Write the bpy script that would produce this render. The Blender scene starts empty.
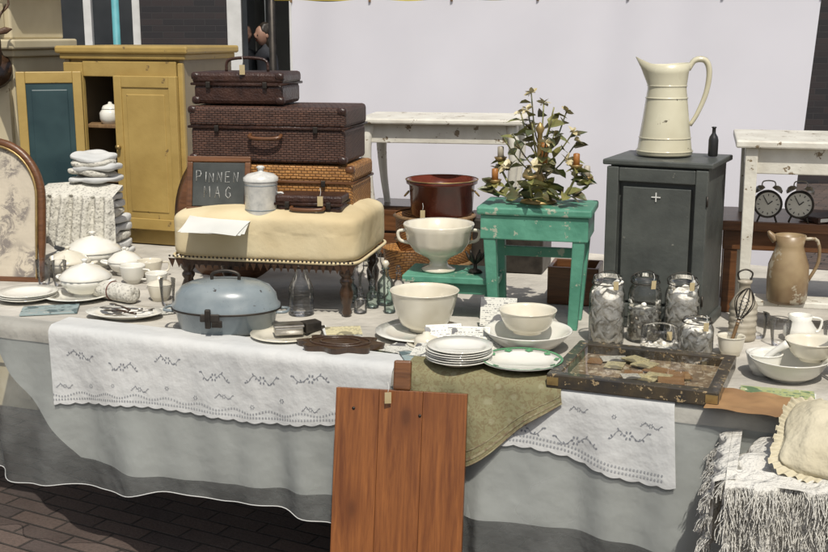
import bpy, math, random
from mathutils import Vector, noise, Matrix
random.seed(7)
R=math.radians
scene=bpy.context.scene
def link(o): scene.collection.objects.link(o); return o
# ------------------------------------------------ materials
def _nt(name):
    m=bpy.data.materials.new(name); m.use_nodes=True
    nt=m.node_tree; b=nt.nodes["Principled BSDF"]
    return m,nt,b
def N(nt,t,**k):
    n=nt.nodes.new(t)
    for a,v in k.items():
        if a in n.inputs.keys(): n.inputs[a].default_value=v
        else: setattr(n,a,v)
    return n
def c4(c): return (c[0],c[1],c[2],1)
def coords(nt,stretch=(1,1,1),rot=(0,0,0)):
    tc=N(nt,"ShaderNodeTexCoord"); mp=N(nt,"ShaderNodeMapping")
    mp.inputs["Scale"].default_value=stretch; mp.inputs["Rotation"].default_value=rot
    nt.links.new(tc.outputs["Object"],mp.inputs["Vector"]); return mp.outputs[0]
def mixc(nt,f,a,b):
    m=nt.nodes.new("ShaderNodeMix"); m.data_type='RGBA'
    if hasattr(f,"links"): nt.links.new(f,m.inputs[0])
    else: m.inputs[0].default_value=f
    for s,i in ((a,6),(b,7)):
        if hasattr(s,"links"): nt.links.new(s,m.inputs[i])
        else: m.inputs[i].default_value=c4(s)
    return m.outputs[2]
def ramp(nt,src,lo,hi,a=0,b=1):
    r=nt.nodes.new("ShaderNodeMapRange"); r.clamp=True
    nt.links.new(src,r.inputs[0]); r.inputs[1].default_value=lo; r.inputs[2].default_value=hi
    r.inputs[3].default_value=a; r.inputs[4].default_value=b; return r.outputs[0]
def nmat(name,c1,c2=None,rough=.5,ns=8,lo=.35,hi=.65,bump=0,bs=60,metal=0,coat=0,spots=None,stretch=(1,1,1)):
    m,nt,b=_nt(name)
    if c2 is None: c2=tuple(x*.8 for x in c1)
    v=coords(nt,stretch)
    n=N(nt,"ShaderNodeTexNoise",Scale=ns,Detail=3.0,Roughness=.6); nt.links.new(v,n.inputs["Vector"])
    col=mixc(nt,ramp(nt,n.outputs[0],lo,hi),c1,c2)
    if spots:
        sc,th,ss=spots
        n2=N(nt,"ShaderNodeTexNoise",Scale=ss,Detail=4.0,Roughness=.7); nt.links.new(v,n2.inputs["Vector"])
        col=mixc(nt,ramp(nt,n2.outputs[0],th,th+.03),col,sc)
    nt.links.new(col,b.inputs["Base Color"])
    nt.links.new(ramp(nt,n.outputs[0],.3,.7,min(1,rough+.1),max(.03,rough-.06)),b.inputs["Roughness"])
    b.inputs["Metallic"].default_value=metal
    b.inputs["Coat Weight"].default_value=coat; b.inputs["Coat Roughness"].default_value=.08
    if bump:
        n3=N(nt,"ShaderNodeTexNoise",Scale=bs,Detail=2.0); nt.links.new(v,n3.inputs["Vector"])
        bp=N(nt,"ShaderNodeBump",Strength=bump,Distance=.01); nt.links.new(n3.outputs[0],bp.inputs["Height"]); nt.links.new(bp.outputs[0],b.inputs["Normal"])
    return m
def woodmat(name,c1,c2,rough=.45,grain=(14,14,1.2),knots=False,coat=0):
    m,nt,b=_nt(name)
    oi=N(nt,"ShaderNodeObjectInfo")
    tc=N(nt,"ShaderNodeTexCoord"); sh=N(nt,"ShaderNodeVectorMath",operation='MULTIPLY_ADD'); nt.links.new(oi.outputs["Random"],sh.inputs[0]); sh.inputs[1].default_value=(3,5,7); nt.links.new(tc.outputs["Object"],sh.inputs[2])
    mp=N(nt,"ShaderNodeMapping"); mp.inputs["Scale"].default_value=grain; nt.links.new(sh.outputs[0],mp.inputs["Vector"]); v=mp.outputs[0]
    n=N(nt,"ShaderNodeTexNoise",Scale=2.2,Detail=6.0,Roughness=.7,Distortion=.9); nt.links.new(v,n.inputs["Vector"])
    n2=N(nt,"ShaderNodeTexNoise",Scale=11.0,Detail=3.0,Roughness=.6); nt.links.new(v,n2.inputs["Vector"])
    a=nt.nodes.new("ShaderNodeMath"); a.operation='MULTIPLY_ADD'; nt.links.new(n2.outputs[0],a.inputs[0]); a.inputs[1].default_value=.5
    nt.links.new(n.outputs[0],a.inputs[2])
    col=mixc(nt,ramp(nt,a.outputs[0],.55,.95),c1,c2)
    if knots:
        vo=N(nt,"ShaderNodeTexVoronoi",Scale=1.0); mp2=N(nt,"ShaderNodeMapping"); mp2.inputs["Scale"].default_value=(8,8,4.2); nt.links.new(sh.outputs[0],mp2.inputs["Vector"]); nt.links.new(mp2.outputs[0],vo.inputs["Vector"])
        col=mixc(nt,ramp(nt,vo.outputs["Distance"],.07,.14,1,0),col,tuple(x*.2 for x in c1))
        col=mixc(nt,ramp(nt,vo.outputs["Distance"],.13,.36,.6,0),col,c2)
    col=mixc(nt,ramp(nt,oi.outputs["Random"],0,1,0,.35),col,c2)
    nt.links.new(col,b.inputs["Base Color"])
    b.inputs["Roughness"].default_value=rough; b.inputs["Coat Weight"].default_value=coat
    bp=N(nt,"ShaderNodeBump",Strength=.25,Distance=.004); nt.links.new(a.outputs[0],bp.inputs["Height"]); nt.links.new(bp.outputs[0],b.inputs["Normal"])
    return m
def wicker(name,c1,c2,cm,bw=.012,bh=.006):
    m,nt,b=_nt(name)
    tc=N(nt,"ShaderNodeTexCoord"); sp=N(nt,"ShaderNodeSeparateXYZ"); nt.links.new(tc.outputs["Object"],sp.inputs[0])
    ad=N(nt,"ShaderNodeMath",operation='ADD'); nt.links.new(sp.outputs[0],ad.inputs[0]); nt.links.new(sp.outputs[1],ad.inputs[1])
    ad2=N(nt,"ShaderNodeMath",operation='MULTIPLY_ADD'); nt.links.new(sp.outputs[1],ad2.inputs[0]); ad2.inputs[1].default_value=.5; nt.links.new(sp.outputs[2],ad2.inputs[2])
    cb=N(nt,"ShaderNodeCombineXYZ"); nt.links.new(ad.outputs[0],cb.inputs[0]); nt.links.new(ad2.outputs[0],cb.inputs[1])
    nz=N(nt,"ShaderNodeTexNoise",Scale=30.0,Detail=1.0); nt.links.new(tc.outputs["Object"],nz.inputs["Vector"])
    wa=N(nt,"ShaderNodeVectorMath",operation='MULTIPLY_ADD'); nt.links.new(nz.outputs[1],wa.inputs[0]); wa.inputs[1].default_value=(.006,.004,0); nt.links.new(cb.outputs[0],wa.inputs[2])
    br=nt.nodes.new("ShaderNodeTexBrick"); nt.links.new(wa.outputs[0],br.inputs["Vector"])
    br.inputs["Scale"].default_value=1; br.inputs["Brick Width"].default_value=bw; br.inputs["Row Height"].default_value=bh
    br.inputs["Mortar Size"].default_value=bh*.22; br.inputs["Mortar Smooth"].default_value=1
    br.inputs["Color1"].default_value=c4(c1); br.inputs["Color2"].default_value=c4(c2); br.inputs["Mortar"].default_value=c4(cm)
    n=N(nt,"ShaderNodeTexNoise",Scale=14.0,Detail=3.0); nt.links.new(tc.outputs["Object"],n.inputs["Vector"])
    nt.links.new(mixc(nt,ramp(nt,n.outputs[0],.4,.75,0,.6),br.outputs[0],cm),b.inputs["Base Color"])
    bp=N(nt,"ShaderNodeBump",Strength=.8,Distance=.003); bp.invert=True; nt.links.new(br.outputs[1],bp.inputs["Height"]); nt.links.new(bp.outputs[0],b.inputs["Normal"])
    b.inputs["Roughness"].default_value=.5
    return m
def glassmat(name,tint=(1,1,1),rough=.03,edge=.2,lo=.05,et=.80):
    m,nt,b=_nt(name); nt.nodes.remove(b); out=nt.nodes["Material Output"]
    tr=N(nt,"ShaderNodeBsdfTransparent"); gl=N(nt,"ShaderNodeBsdfGlossy",Roughness=rough)
    lw=N(nt,"ShaderNodeLayerWeight",Blend=edge)
    nt.links.new(mixc(nt,lw.outputs["Facing"],tint,tuple(x*et for x in tint)),tr.inputs[0])
    mx=N(nt,"ShaderNodeMixShader"); fr=N(nt,"ShaderNodeFresnel",IOR=1.45)
    nt.links.new(ramp(nt,fr.outputs[0],0,1,lo-.03,.9),mx.inputs[0]); nt.links.new(tr.outputs[0],mx.inputs[1]); nt.links.new(gl.outputs[0],mx.inputs[2]); nt.links.new(mx.outputs[0],out.inputs[0])
    return m
def clothmat(name,c,transp=0,transl=.3,pattern=None,c2=None,bump=.3,weave=0,bs=16):
    m,nt,b=_nt(name); nt.nodes.remove(b); out=nt.nodes["Material Output"]
    v=coords(nt)
    n=N(nt,"ShaderNodeTexNoise",Scale=5.0,Detail=3.0); nt.links.new(v,n.inputs["Vector"])
    col=mixc(nt,ramp(nt,n.outputs[0],.35,.7),c,c2 or tuple(x*.85 for x in c))
    if pattern=="damask":
        vo=N(nt,"ShaderNodeTexVoronoi",Scale=30.0); nt.links.new(v,vo.inputs["Vector"])
        nn=N(nt,"ShaderNodeTexNoise",Scale=75.0,Detail=3.0,Distortion=1.5); nt.links.new(v,nn.inputs["Vector"])
        col=mixc(nt,ramp(nt,nn.outputs[0],.48,.58,0,.45),col,(.15,.10,.055))
        col=mixc(nt,ramp(nt,vo.outputs["Distance"],.18,.3,.4,0),col,(.34,.33,.22))
    if pattern=="toile":
        nn=N(nt,"ShaderNodeTexNoise",Scale=22.0,Detail=8.0,Roughness=.8,Distortion=.8); nt.links.new(v,nn.inputs["Vector"])
        vv=coords(nt,(1,1,.55)); n3=N(nt,"ShaderNodeTexNoise",Scale=9.0,Detail=1.0); nt.links.new(vv,n3.inputs["Vector"])
        f=N(nt,"ShaderNodeMath",operation='MULTIPLY'); nt.links.new(ramp(nt,nn.outputs[0],.46,.54),f.inputs[0]); nt.links.new(ramp(nt,n3.outputs[0],.42,.52,0,.85),f.inputs[1])
        col=mixc(nt,f.outputs[0],col,(.18,.16,.15))
    if pattern=="crochet":
        vo=N(nt,"ShaderNodeTexVoronoi",Scale=95.0); nt.links.new(v,vo.inputs["Vector"])
        col=mixc(nt,ramp(nt,vo.outputs["Distance"],.22,.42,.65,0),col,(.22,.21,.19))
    d=N(nt,"ShaderNodeBsdfDiffuse"); nt.links.new(col,d.inputs[0])
    o=d.outputs[0]
    if transl:
        t=N(nt,"ShaderNodeBsdfTranslucent"); nt.links.new(col,t.inputs[0])
        mx=N(nt,"ShaderNodeMixShader"); mx.inputs[0].default_value=transl; nt.links.new(d.outputs[0],mx.inputs[1]); nt.links.new(t.outputs[0],mx.inputs[2])
        o=mx.outputs[0]
    if transp:
        tr=N(nt,"ShaderNodeBsdfTransparent"); m2=N(nt,"ShaderNodeMixShader")
        nt.links.new(ramp(nt,n.outputs[0],.3,.7,transp-.10,transp+.10),m2.inputs[0])
        nt.links.new(o,m2.inputs[1]); nt.links.new(tr.outputs[0],m2.inputs[2]); o=m2.outputs[0]
    nt.links.new(o,out.inputs[0])
    w2=N(nt,"ShaderNodeTexNoise",Scale=float(bs),Detail=3.0); nt.links.new(v,w2.inputs["Vector"])
    b2=N(nt,"ShaderNodeBump",Strength=bump,Distance=.016); nt.links.new(w2.outputs[0],b2.inputs["Height"])
    if weave:
        w=N(nt,"ShaderNodeTexNoise",Scale=float(weave),Detail=1.0); nt.links.new(v,w.inputs["Vector"])
        b1=N(nt,"ShaderNodeBump",Strength=bump,Distance=.0012); nt.links.new(w.outputs[0],b1.inputs["Height"]); nt.links.new(b1.outputs[0],b2.inputs["Normal"])
    nt.links.new(b2.outputs[0],d.inputs["Normal"])
    return m
def printmat(name,bg,ink,ink2=None,lh=.006,lw=.02):
    m,nt,b=_nt(name); v=coords(nt)
    br=nt.nodes.new("ShaderNodeTexBrick"); nt.links.new(v,br.inputs["Vector"]); br.inputs["Scale"].default_value=1
    br.inputs["Brick Width"].default_value=lw; br.inputs["Row Height"].default_value=lh; br.inputs["Mortar Size"].default_value=lh*.28
    br.inputs["Color1"].default_value=c4(ink); br.inputs["Color2"].default_value=c4(ink2 or bg); br.inputs["Mortar"].default_value=c4(bg)
    n=N(nt,"ShaderNodeTexNoise",Scale=130.0,Detail=2.0); nt.links.new(v,n.inputs["Vector"])
    n2=N(nt,"ShaderNodeTexNoise",Scale=16.0,Detail=2.0); nt.links.new(v,n2.inputs["Vector"])
    f=mixc(nt,ramp(nt,n.outputs[0],.5,.56),br.outputs[0],bg)
    nt.links.new(mixc(nt,ramp(nt,n2.outputs[0],.58,.6,0,.85),f,ink),b.inputs["Base Color"]); b.inputs["Roughness"].default_value=.4
    return m
M={}
M['china']=nmat("china_white",(.76,.75,.69),(.67,.65,.57),rough=.13,ns=6,coat=.5)
M['china2']=nmat("china_cream",(.71,.67,.56),(.60,.55,.43),rough=.15,ns=7,coat=.5,spots=((.42,.36,.25),.74,12))
M['pitch']=nmat("pitcher_enamel",(.62,.59,.44),(.52,.48,.34),rough=.2,ns=6,coat=.3,spots=((.10,.08,.05),.655,20))
M['enblue']=nmat("enamel_greyblue",(.24,.275,.285),(.16,.195,.21),rough=.26,ns=9,coat=.3,spots=((.05,.045,.04),.66,30))
M['enwhite']=nmat("enamel_white_mottled",(.68,.67,.62),(.52,.52,.49),rough=.3,ns=40,coat=.2)
M['yellow']=nmat("yellow_cabinet_paint",(.43,.30,.095),(.34,.23,.07),rough=.42,ns=5,bump=.1,bs=40,spots=((.18,.12,.05),.66,18))
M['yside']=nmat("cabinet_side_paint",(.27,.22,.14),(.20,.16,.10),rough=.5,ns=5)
M['teal']=nmat("teal_panel",(.035,.07,.075),(.022,.045,.052),rough=.3,ns=5)
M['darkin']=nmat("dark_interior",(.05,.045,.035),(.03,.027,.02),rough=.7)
M['cream']=nmat("cream_paint",(.60,.53,.36),(.50,.43,.28),rough=.45,ns=4,spots=((.28,.22,.14),.68,14))
M['whitep']=nmat("white_chipped_paint",(.68,.66,.58),(.55,.52,.44),rough=.45,ns=9,bump=.15,spots=((.20,.15,.09),.61,24))
M['green']=nmat("mint_green_paint",(.10,.30,.205),(.06,.21,.14),rough=.5,ns=10,bump=.15,spots=((.32,.36,.27),.61,24))
M['grey']=nmat("dark_grey_cabinet_paint",(.085,.092,.082),(.055,.06,.055),rough=.42,ns=7,bump=.12,spots=((.20,.20,.17),.68,30))
M['dwood']=woodmat("dark_wood",(.07,.036,.018),(.03,.015,.008),rough=.3,coat=.3)
M['bwood']=woodmat("brown_wood",(.20,.085,.033),(.08,.033,.013),rough=.35,grain=(1.2,14,14))
M['pine']=woodmat("orange_pine",(.30,.108,.026),(.12,.036,.009),rough=.42,grain=(16,16,1.1),knots=True,coat=.1)
M['lwood']=woodmat("light_wood",(.30,.19,.09),(.15,.085,.04),rough=.5)
M['wickd']=wicker("dark_wicker",(.12,.056,.035),(.07,.032,.021),(.022,.011,.008),bw=.018,bh=.007)
M['wicko']=wicker("orange_wicker",(.50,.25,.075),(.38,.17,.045),(.15,.065,.02),bw=.018,bh=.009)
M['leather']=nmat("dark_leather",(.055,.024,.015),(.03,.014,.01),rough=.35,ns=20,bump=.25,bs=150)
M['metal']=nmat("worn_metal",(.5,.48,.44),(.35,.33,.3),rough=.35,metal=1,ns=25)
M['iron']=nmat("dark_iron",(.07,.06,.05),(.04,.035,.03),rough=.45,metal=.7,ns=25)
M['brass']=nmat("aged_brass",(.42,.30,.12),(.25,.17,.07),rough=.4,metal=.6,ns=30)
M['leaf']=nmat("green_metal_leaf",(.26,.23,.075),(.17,.19,.07),rough=.4,metal=.15,ns=30)
M['leafd']=nmat("dark_metal_leaf",(.07,.095,.045),(.13,.10,.045),rough=.4,metal=.15,ns=30)
M['petal']=nmat("cream_petals",(.58,.52,.34),(.40,.33,.17),rough=.4,ns=30)
M['candle']=nmat("amber_candle_tube",(.38,.16,.035),(.24,.09,.02),rough=.4,ns=30)
M['glass']=glassmat("clear_glass"); M['glassg']=glassmat("green_glass",(.86,.95,.92))
M['glassc']=glassmat("case_glass",(.96,.96,.95),rough=.015)
M['red']=nmat("dark_red_enamel",(.13,.028,.016),(.08,.018,.012),rough=.22,ns=8,coat=.4)
M['paper']=nmat("paper",(.68,.68,.64),(.58,.58,.54),rough=.6,ns=4)
M['kraft']=nmat("brown_paper",(.34,.20,.09),(.25,.14,.065),rough=.6,ns=6,bump=.5,bs=15)
M['tag']=nmat("manila_tag",(.56,.47,.28),(.48,.38,.2),rough=.6)
M['chalk']=nmat("chalkboard_slate",(.024,.028,.026),(.06,.065,.06),rough=.6,ns=9)
M['chalkw']=nmat("chalk",(.60,.60,.57),(.22,.22,.21),rough=.9,ns=160)
M['cush']=clothmat("linen_cream",(.64,.55,.36),transl=0,c2=(.52,.42,.25),bump=.3,weave=420)
M['linen']=clothmat("white_linen",(.70,.70,.68),transl=.22,c2=(.62,.63,.62),bump=.4,bs=22)
M['voile']=clothmat("sheer_voile",(.50,.52,.50),transp=.66,transl=.4,bump=.6)
M['grcloth']=clothmat("grey_undercloth",(.48,.50,.475),transl=.25)
M['tcloth']=clothmat("table_cover",(.54,.51,.45),transl=0,c2=(.36,.34,.30),bump=.8)
M['sheet']=clothmat("hung_sheet",(.78,.77,.82),transl=.2,c2=(.76,.75,.80),bump=.06,bs=4)
M['damask']=clothmat("olive_damask",(.25,.235,.135),transl=0,pattern="damask",c2=(.20,.185,.105))
M['damaskb']=nmat("damask_border",(.30,.28,.17),(.17,.12,.07),rough=.9,ns=70)
M['toile']=clothmat("toile_picture",(.55,.49,.39),transl=0,pattern="toile")
M['crochet']=clothmat("crochet",(.60,.58,.51),transl=0,pattern="crochet",bump=.7,bs=40)
M['knit']=clothmat("cream_knit",(.78,.76,.70),transl=.2,c2=(.66,.64,.58),bump=1,weave=160,bs=40)
M['pillow']=clothmat("striped_pillow",(.56,.51,.38),transl=0,c2=(.45,.40,.28),bump=.6,bs=30)
M['embroid']=nmat("embroidery_thread",(.26,.27,.29),(.17,.18,.20),rough=.8,ns=60)
M['lacedot']=nmat("eyelet_shadow",(.34,.35,.36),(.27,.28,.29),rough=.8)
M['print1']=printmat("printed_card",(.64,.63,.56),(.05,.05,.06))
M['print2']=printmat("postcard_print",(.36,.40,.18),(.07,.14,.07),(.6,.6,.5),lh=.02,lw=.03)
M['print3']=printmat("yellow_card_print",(.60,.54,.33),(.20,.18,.12),lh=.009,lw=.05)
M['mag']=printmat("magazine_cover",(.26,.33,.33),(.05,.09,.10),(.5,.5,.45),lh=.03,lw=.05)
M['greenrim']=nmat("green_glaze",(.12,.33,.16),(.08,.25,.12),rough=.2)
M['blackc']=nmat("black_marbled_case",(.03,.028,.025),(.07,.055,.035),rough=.3,ns=20,spots=((.36,.27,.15),.60,55),coat=.3)
M['casein']=nmat("case_bottom",(.36,.27,.17),(.17,.12,.08),rough=.5,ns=26,spots=((.55,.48,.36),.54,38))
M['white']=nmat("white_paint",(.62,.62,.60),(.55,.55,.53),rough=.5)
M['skin']=nmat("skin",(.36,.21,.15),(.30,.17,.12),rough=.5)
M['hair']=nmat("dark_hair",(.025,.018,.012),rough=.5)
M['dcoat']=nmat("dark_clothes",(.02,.022,.028),(.03,.032,.04),rough=.8)
M['denim']=nmat("denim",(.05,.07,.12),rough=.8)
M['deer']=nmat("carved_brown",(.10,.05,.025),(.05,.025,.012),rough=.5,ns=20,bump=.5)
M['stone']=nmat("stoneware",(.46,.42,.34),(.30,.26,.19),rough=.4,ns=15)
M['rust']=nmat("rusty_enamel",(.30,.22,.12),(.17,.105,.055),rough=.35,ns=9,spots=((.38,.33,.24),.57,14))
M['blackp']=nmat("black_plastic",(.02,.02,.02),rough=.3)
M['rolls']=nmat("lace_rolls",(.86,.84,.77),(.60,.56,.47),rough=.8,ns=60,lo=.42,hi=.62,bump=.4,bs=90)
M['pebbles']=nmat("button_mix",(.66,.64,.56),(.30,.28,.24),rough=.5,ns=70,lo=.45,hi=.55,bump=.6,bs=90)
M['concrete']=nmat("painted_render",(.36,.36,.33),(.30,.30,.28),rough=.8,ns=2)
M['ybelt']=nmat("yellow_strap",(.55,.42,.08),rough=.6)
M['tealp']=nmat("turquoise_post",(.10,.33,.36),rough=.5)
M['winglass']=nmat("window_glass",(.02,.024,.028),(.04,.045,.05),rough=.06,ns=1.5)
M['dial']=nmat("clock_dial",(.66,.64,.56),(.58,.56,.48),rough=.3)
# ------------------------------------------------ mesh helpers
def grp(name,loc=(0,0,0),rz=0,rx=0,ry=0):
    e=bpy.data.objects.new(name,None); link(e); e.location=loc; e.rotation_euler=(R(rx),R(ry),R(rz)); e.empty_display_size=.05
    return e
def mk(name,vs,fs,mat,parent=None,smooth=True,loc=(0,0,0),rot=(0,0,0),sc=None):
    me=bpy.data.meshes.new(name); me.from_pydata([tuple(v) for v in vs],[],fs); me.update()
    if smooth:
        for p in me.polygons: p.use_smooth=True
    if mat: me.materials.append(M[mat] if isinstance(mat,str) else mat)
    o=bpy.data.objects.new(name,me); link(o); o.location=loc; o.rotation_euler=tuple(R(a) for a in rot)
    if sc: o.scale=sc
    if parent: o.parent=parent
    return o
def box(name,s,loc,mat,parent=None,bev=.003,rot=(0,0,0),taper=1):
    x,y,z=s[0]/2,s[1]/2,s[2]/2
    vs=[]
    for k in(-1,1):
        t=taper if k<0 else 1
        vs+=[(-x*t,-y*t,k*z),(x*t,-y*t,k*z),(x*t,y*t,k*z),(-x*t,y*t,k*z)]
    fs=[(3,2,1,0),(4,5,6,7),(0,1,5,4),(1,2,6,5),(2,3,7,6),(3,0,4,7)]
    o=mk(name,vs,fs,mat,parent,False,loc,rot)
    if bev:
        b=o.modifiers.new("b",'BEVEL'); b.width=min(bev,min(s)*.3); b.segments=2
    return o
def lathe(name,prof,mat,parent=None,loc=(0,0,0),segs=40,rib=0,ribn=0,ribz=None,sx=1,sy=1,rot=(0,0,0),wob=0):
    vs=[];fs=[];n=len(prof)
    for i,(r,z) in enumerate(prof):
        for j in range(segs):
            a=2*math.pi*j/segs; rr=r
            if rib and (ribz is None or ribz[0]<=z<=ribz[1]): rr*=1+rib*math.cos(a*ribn)
            vs.append((rr*math.cos(a)*sx,rr*math.sin(a)*sy,z+wob*math.sin(3*a+i)))
    for i in range(n-1):
        for j in range(segs):
            k=(j+1)%segs
            fs.append((i*segs+j,i*segs+k,(i+1)*segs+k,(i+1)*segs+j))
    return mk(name,vs,fs,mat,parent,True,loc,rot)
def smoothpts(pts,k=4):
    P=[Vector(p) for p in pts]; P=[P[0]*2-P[1]]+P+[P[-1]*2-P[-2]]; out=[]
    for i in range(1,len(P)-2):
        for j in range(k):
            t=j/k;a,b,c,d=P[i-1:i+3]
            out.append(.5*((2*b)+(c-a)*t+(2*a-5*b+4*c-d)*t*t+(3*b-a-3*c+d)*t**3))
    out.append(P[-2]); return out
def sweep(name,pts,rad,mat,parent=None,segs=8,k=4,closed=False,loc=(0,0,0),rot=(0,0,0),flat=1):
    if k>1 and not closed: P=smoothpts(pts,k)
    else: P=[Vector(p) for p in pts]
    n=len(P); vs=[];fs=[]
    up=Vector((0,0,1))
    for i,p in enumerate(P):
        if closed: t=(P[(i+1)%n]-P[i-1])
        else: t=P[min(i+1,n-1)]-P[max(i-1,0)]
        t.normalize()
        if i==0:
            x=t.cross(up)
            if x.length<.1: x=t.cross(Vector((1,0,0)))
            x.normalize()
        else: x=(x-t*x.dot(t)).normalized()
        y=t.cross(x)
        f=i/(n-1)
        if isinstance(rad,(list,tuple)):
            g=f*(len(rad)-1); a=int(min(g,len(rad)-2)); r=rad[a]+(rad[a+1]-rad[a])*(g-a)
        else: r=rad
        for j in range(segs):
            an=2*math.pi*j/segs; vs.append(p+x*r*math.cos(an)*flat+y*r*math.sin(an))
    for i in range(n if closed else n-1):
        for j in range(segs):
            q=(j+1)%segs; i2=(i+1)%n
            fs.append((i*segs+j,i*segs+q,i2*segs+q,i2*segs+j))
    if not closed:
        fs.append(tuple(range(segs))[::-1]); fs.append(tuple((n-1)*segs+j for j in range(segs)))
    return mk(name,vs,fs,mat,parent,True,loc,rot)
def soft(name,s,loc,mat,parent=None,e=4,amp=0,fr=6,n=14,rot=(0,0,0),seed=0,fn=None):
    vs={};fs=[];V=[]
    def idx(p):
        k=(round(p[0],5),round(p[1],5),round(p[2],5))
        if k not in vs:
            q=Vector(p); L=(sum(abs(c)**e for c in q))**(1/e); m=max(abs(c) for c in q)
            q=q*(m/L); w=Vector((q.x*s[0]/2,q.y*s[1]/2,q.z*s[2]/2))
            if amp: w+=q.normalized()*amp*noise.noise(w*fr+Vector((seed,seed*2,0)))*2
            if fn: w=fn(w)
            vs[k]=len(V); V.append(w)
        return vs[k]
    g=[-1+2*i/n for i in range(n+1)]
    for ax in range(3):
        for sg in(-1,1):
            for i in range(n):
                for j in range(n):
                    c=[]
                    for (a,b) in((i,j),(i+1,j),(i+1,j+1),(i,j+1)):
                        p=[0,0,0]; p[ax]=sg; p[(ax+1)%3]=g[a]; p[(ax+2)%3]=g[b]; c.append(idx(p))
                    fs.append(tuple(c if sg>0 else c[::-1]))
    return mk(name,V,fs,mat,parent,True,loc,rot)
def grid(name,fn,nu,nv,mat,parent=None,loc=(0,0,0),rot=(0,0,0)):
    vs=[fn(i/nu,j/nv) for i in range(nu+1) for j in range(nv+1)]
    fs=[(i*(nv+1)+j,(i+1)*(nv+1)+j,(i+1)*(nv+1)+j+1,i*(nv+1)+j+1) for i in range(nu) for j in range(nv)]
    return mk(name,vs,fs,mat,parent,True,loc,rot)
def bowlprof(Rr,H,foot,th=.004,p=.5,rim=0):
    P=[(0,.002),(foot*.9,.0),(foot,.0),(foot,.006)]
    n=10
    for i in range(1,n+1):
        t=i/n; P.append((foot+(Rr-foot)*t**p,.006+(H-.006)*t))
    P.append((Rr+rim,H+.001)); P.append((Rr+rim-th*.5,H+.003)); P.append((Rr-th,H-.001))
    for i in range(n-1,0,-1):
        t=i/n; P.append((max(.001,foot+(Rr-foot)*t**p-th),.008+(H-.006)*t))
    P.append((foot*.5,.010)); P.append((0,.010)); return P
def plateprof(Rr,h=.018):
    return [(0,.001),(Rr*.55,0),(Rr*.6,.003),(Rr*.75,h*.5),(Rr,h),(Rr,h+.0025),(Rr*.74,h*.5+.005),(Rr*.62,.006),(0,.005)]
Z0=.751
def handle(name,pts,r,mat,par,flat=1): return sweep(name,pts,r,mat,par,segs=8,k=4,flat=flat)
# ------------------------------------------------ ground
def ground():
    m,nt,b=_nt("brick_paving"); v=coords(nt,(1,1,1),(0,0,R(28)))
    br=nt.nodes.new("ShaderNodeTexBrick"); nt.links.new(v,br.inputs["Vector"]); br.inputs["Scale"].default_value=1
    br.inputs["Brick Width"].default_value=.2; br.inputs["Row Height"].default_value=.075; br.inputs["Mortar Size"].default_value=.006; br.inputs["Mortar Smooth"].default_value=.6
    br.inputs["Color1"].default_value=(.13,.09,.073,1); br.inputs["Color2"].default_value=(.06,.045,.042,1); br.inputs["Mortar"].default_value=(.02,.017,.014,1)
    n=N(nt,"ShaderNodeTexNoise",Scale=3.0,Detail=5.0,Roughness=.7); nt.links.new(v,n.inputs["Vector"])
    n2=N(nt,"ShaderNodeTexNoise",Scale=90.0,Detail=3.0); nt.links.new(v,n2.inputs["Vector"])
    c=mixc(nt,ramp(nt,n.outputs[0],.35,.7,0,.5),br.outputs[0],(.14,.11,.095))
    c=mixc(nt,ramp(nt,n2.outputs[0],.4,.7,0,.35),c,(.03,.027,.024))
    nt.links.new(c,b.inputs["Base Color"]); b.inputs["Roughness"].default_value=.8
    b1=N(nt,"ShaderNodeBump",Strength=.9,Distance=.008); b1.invert=True; nt.links.new(br.outputs[1],b1.inputs["Height"])
    b2=N(nt,"ShaderNodeBump",Strength=.4,Distance=.005); nt.links.new(n2.outputs[0],b2.inputs["Height"]); nt.links.new(b1.outputs[0],b2.inputs["Normal"]); nt.links.new(b2.outputs[0],b.inputs["Normal"])
    g=200
    mk("ground",[(-g,-g,0),(g,-g,0),(g,g,0),(-g,g,0)],[(0,1,2,3)],m,None,False)
ground()
# ------------------------------------------------ building behind
def dbrick():
    m,nt,b=_nt("black_brick"); tc=N(nt,"ShaderNodeTexCoord"); sp=N(nt,"ShaderNodeSeparateXYZ"); nt.links.new(tc.outputs["Object"],sp.inputs[0])
    cb=N(nt,"ShaderNodeCombineXYZ"); nt.links.new(sp.outputs[0],cb.inputs[0]); nt.links.new(sp.outputs[2],cb.inputs[1])
    br=nt.nodes.new("ShaderNodeTexBrick"); nt.links.new(cb.outputs[0],br.inputs["Vector"]); br.inputs["Scale"].default_value=1
    br.inputs["Brick Width"].default_value=.22; br.inputs["Row Height"].default_value=.065; br.inputs["Mortar Size"].default_value=.004
    br.inputs["Color1"].default_value=(.014,.013,.015,1); br.inputs["Color2"].default_value=(.028,.02,.02,1); br.inputs["Mortar"].default_value=(.03,.028,.028,1)
    nt.links.new(br.outputs[0],b.inputs["Base Color"]); b.inputs["Roughness"].default_value=.6
    bp=N(nt,"ShaderNodeBump",Strength=.6,Distance=.008); bp.invert=True; nt.links.new(br.outputs[1],bp.inputs["Height"]); nt.links.new(bp.outputs[0],b.inputs["Normal"])
    return m
M['dbrick']=dbrick()
B=grp("brick_shop_building",(0,12.3,0))
def wall(n,x0,x1,z0,z1,mat,y=0,d=.3): box(n,(x1-x0,d,z1-z0),((x0+x1)/2,y+d/2,(z0+z1)/2),mat,B,bev=.004)
wall("wall_left",-9,-5.2,0,5,'dbrick'); wall("plinth_window",-5.2,-2.86,0,1.25,'dbrick')
wall("wall_mid",-2.86,-1.95,0,3.2,'dbrick'); wall("lintel",-5.2,9,3.202,5,'dbrick'); wall("lintel_mid",-2.86,-1.95,3.203,3.3,'white')
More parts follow.
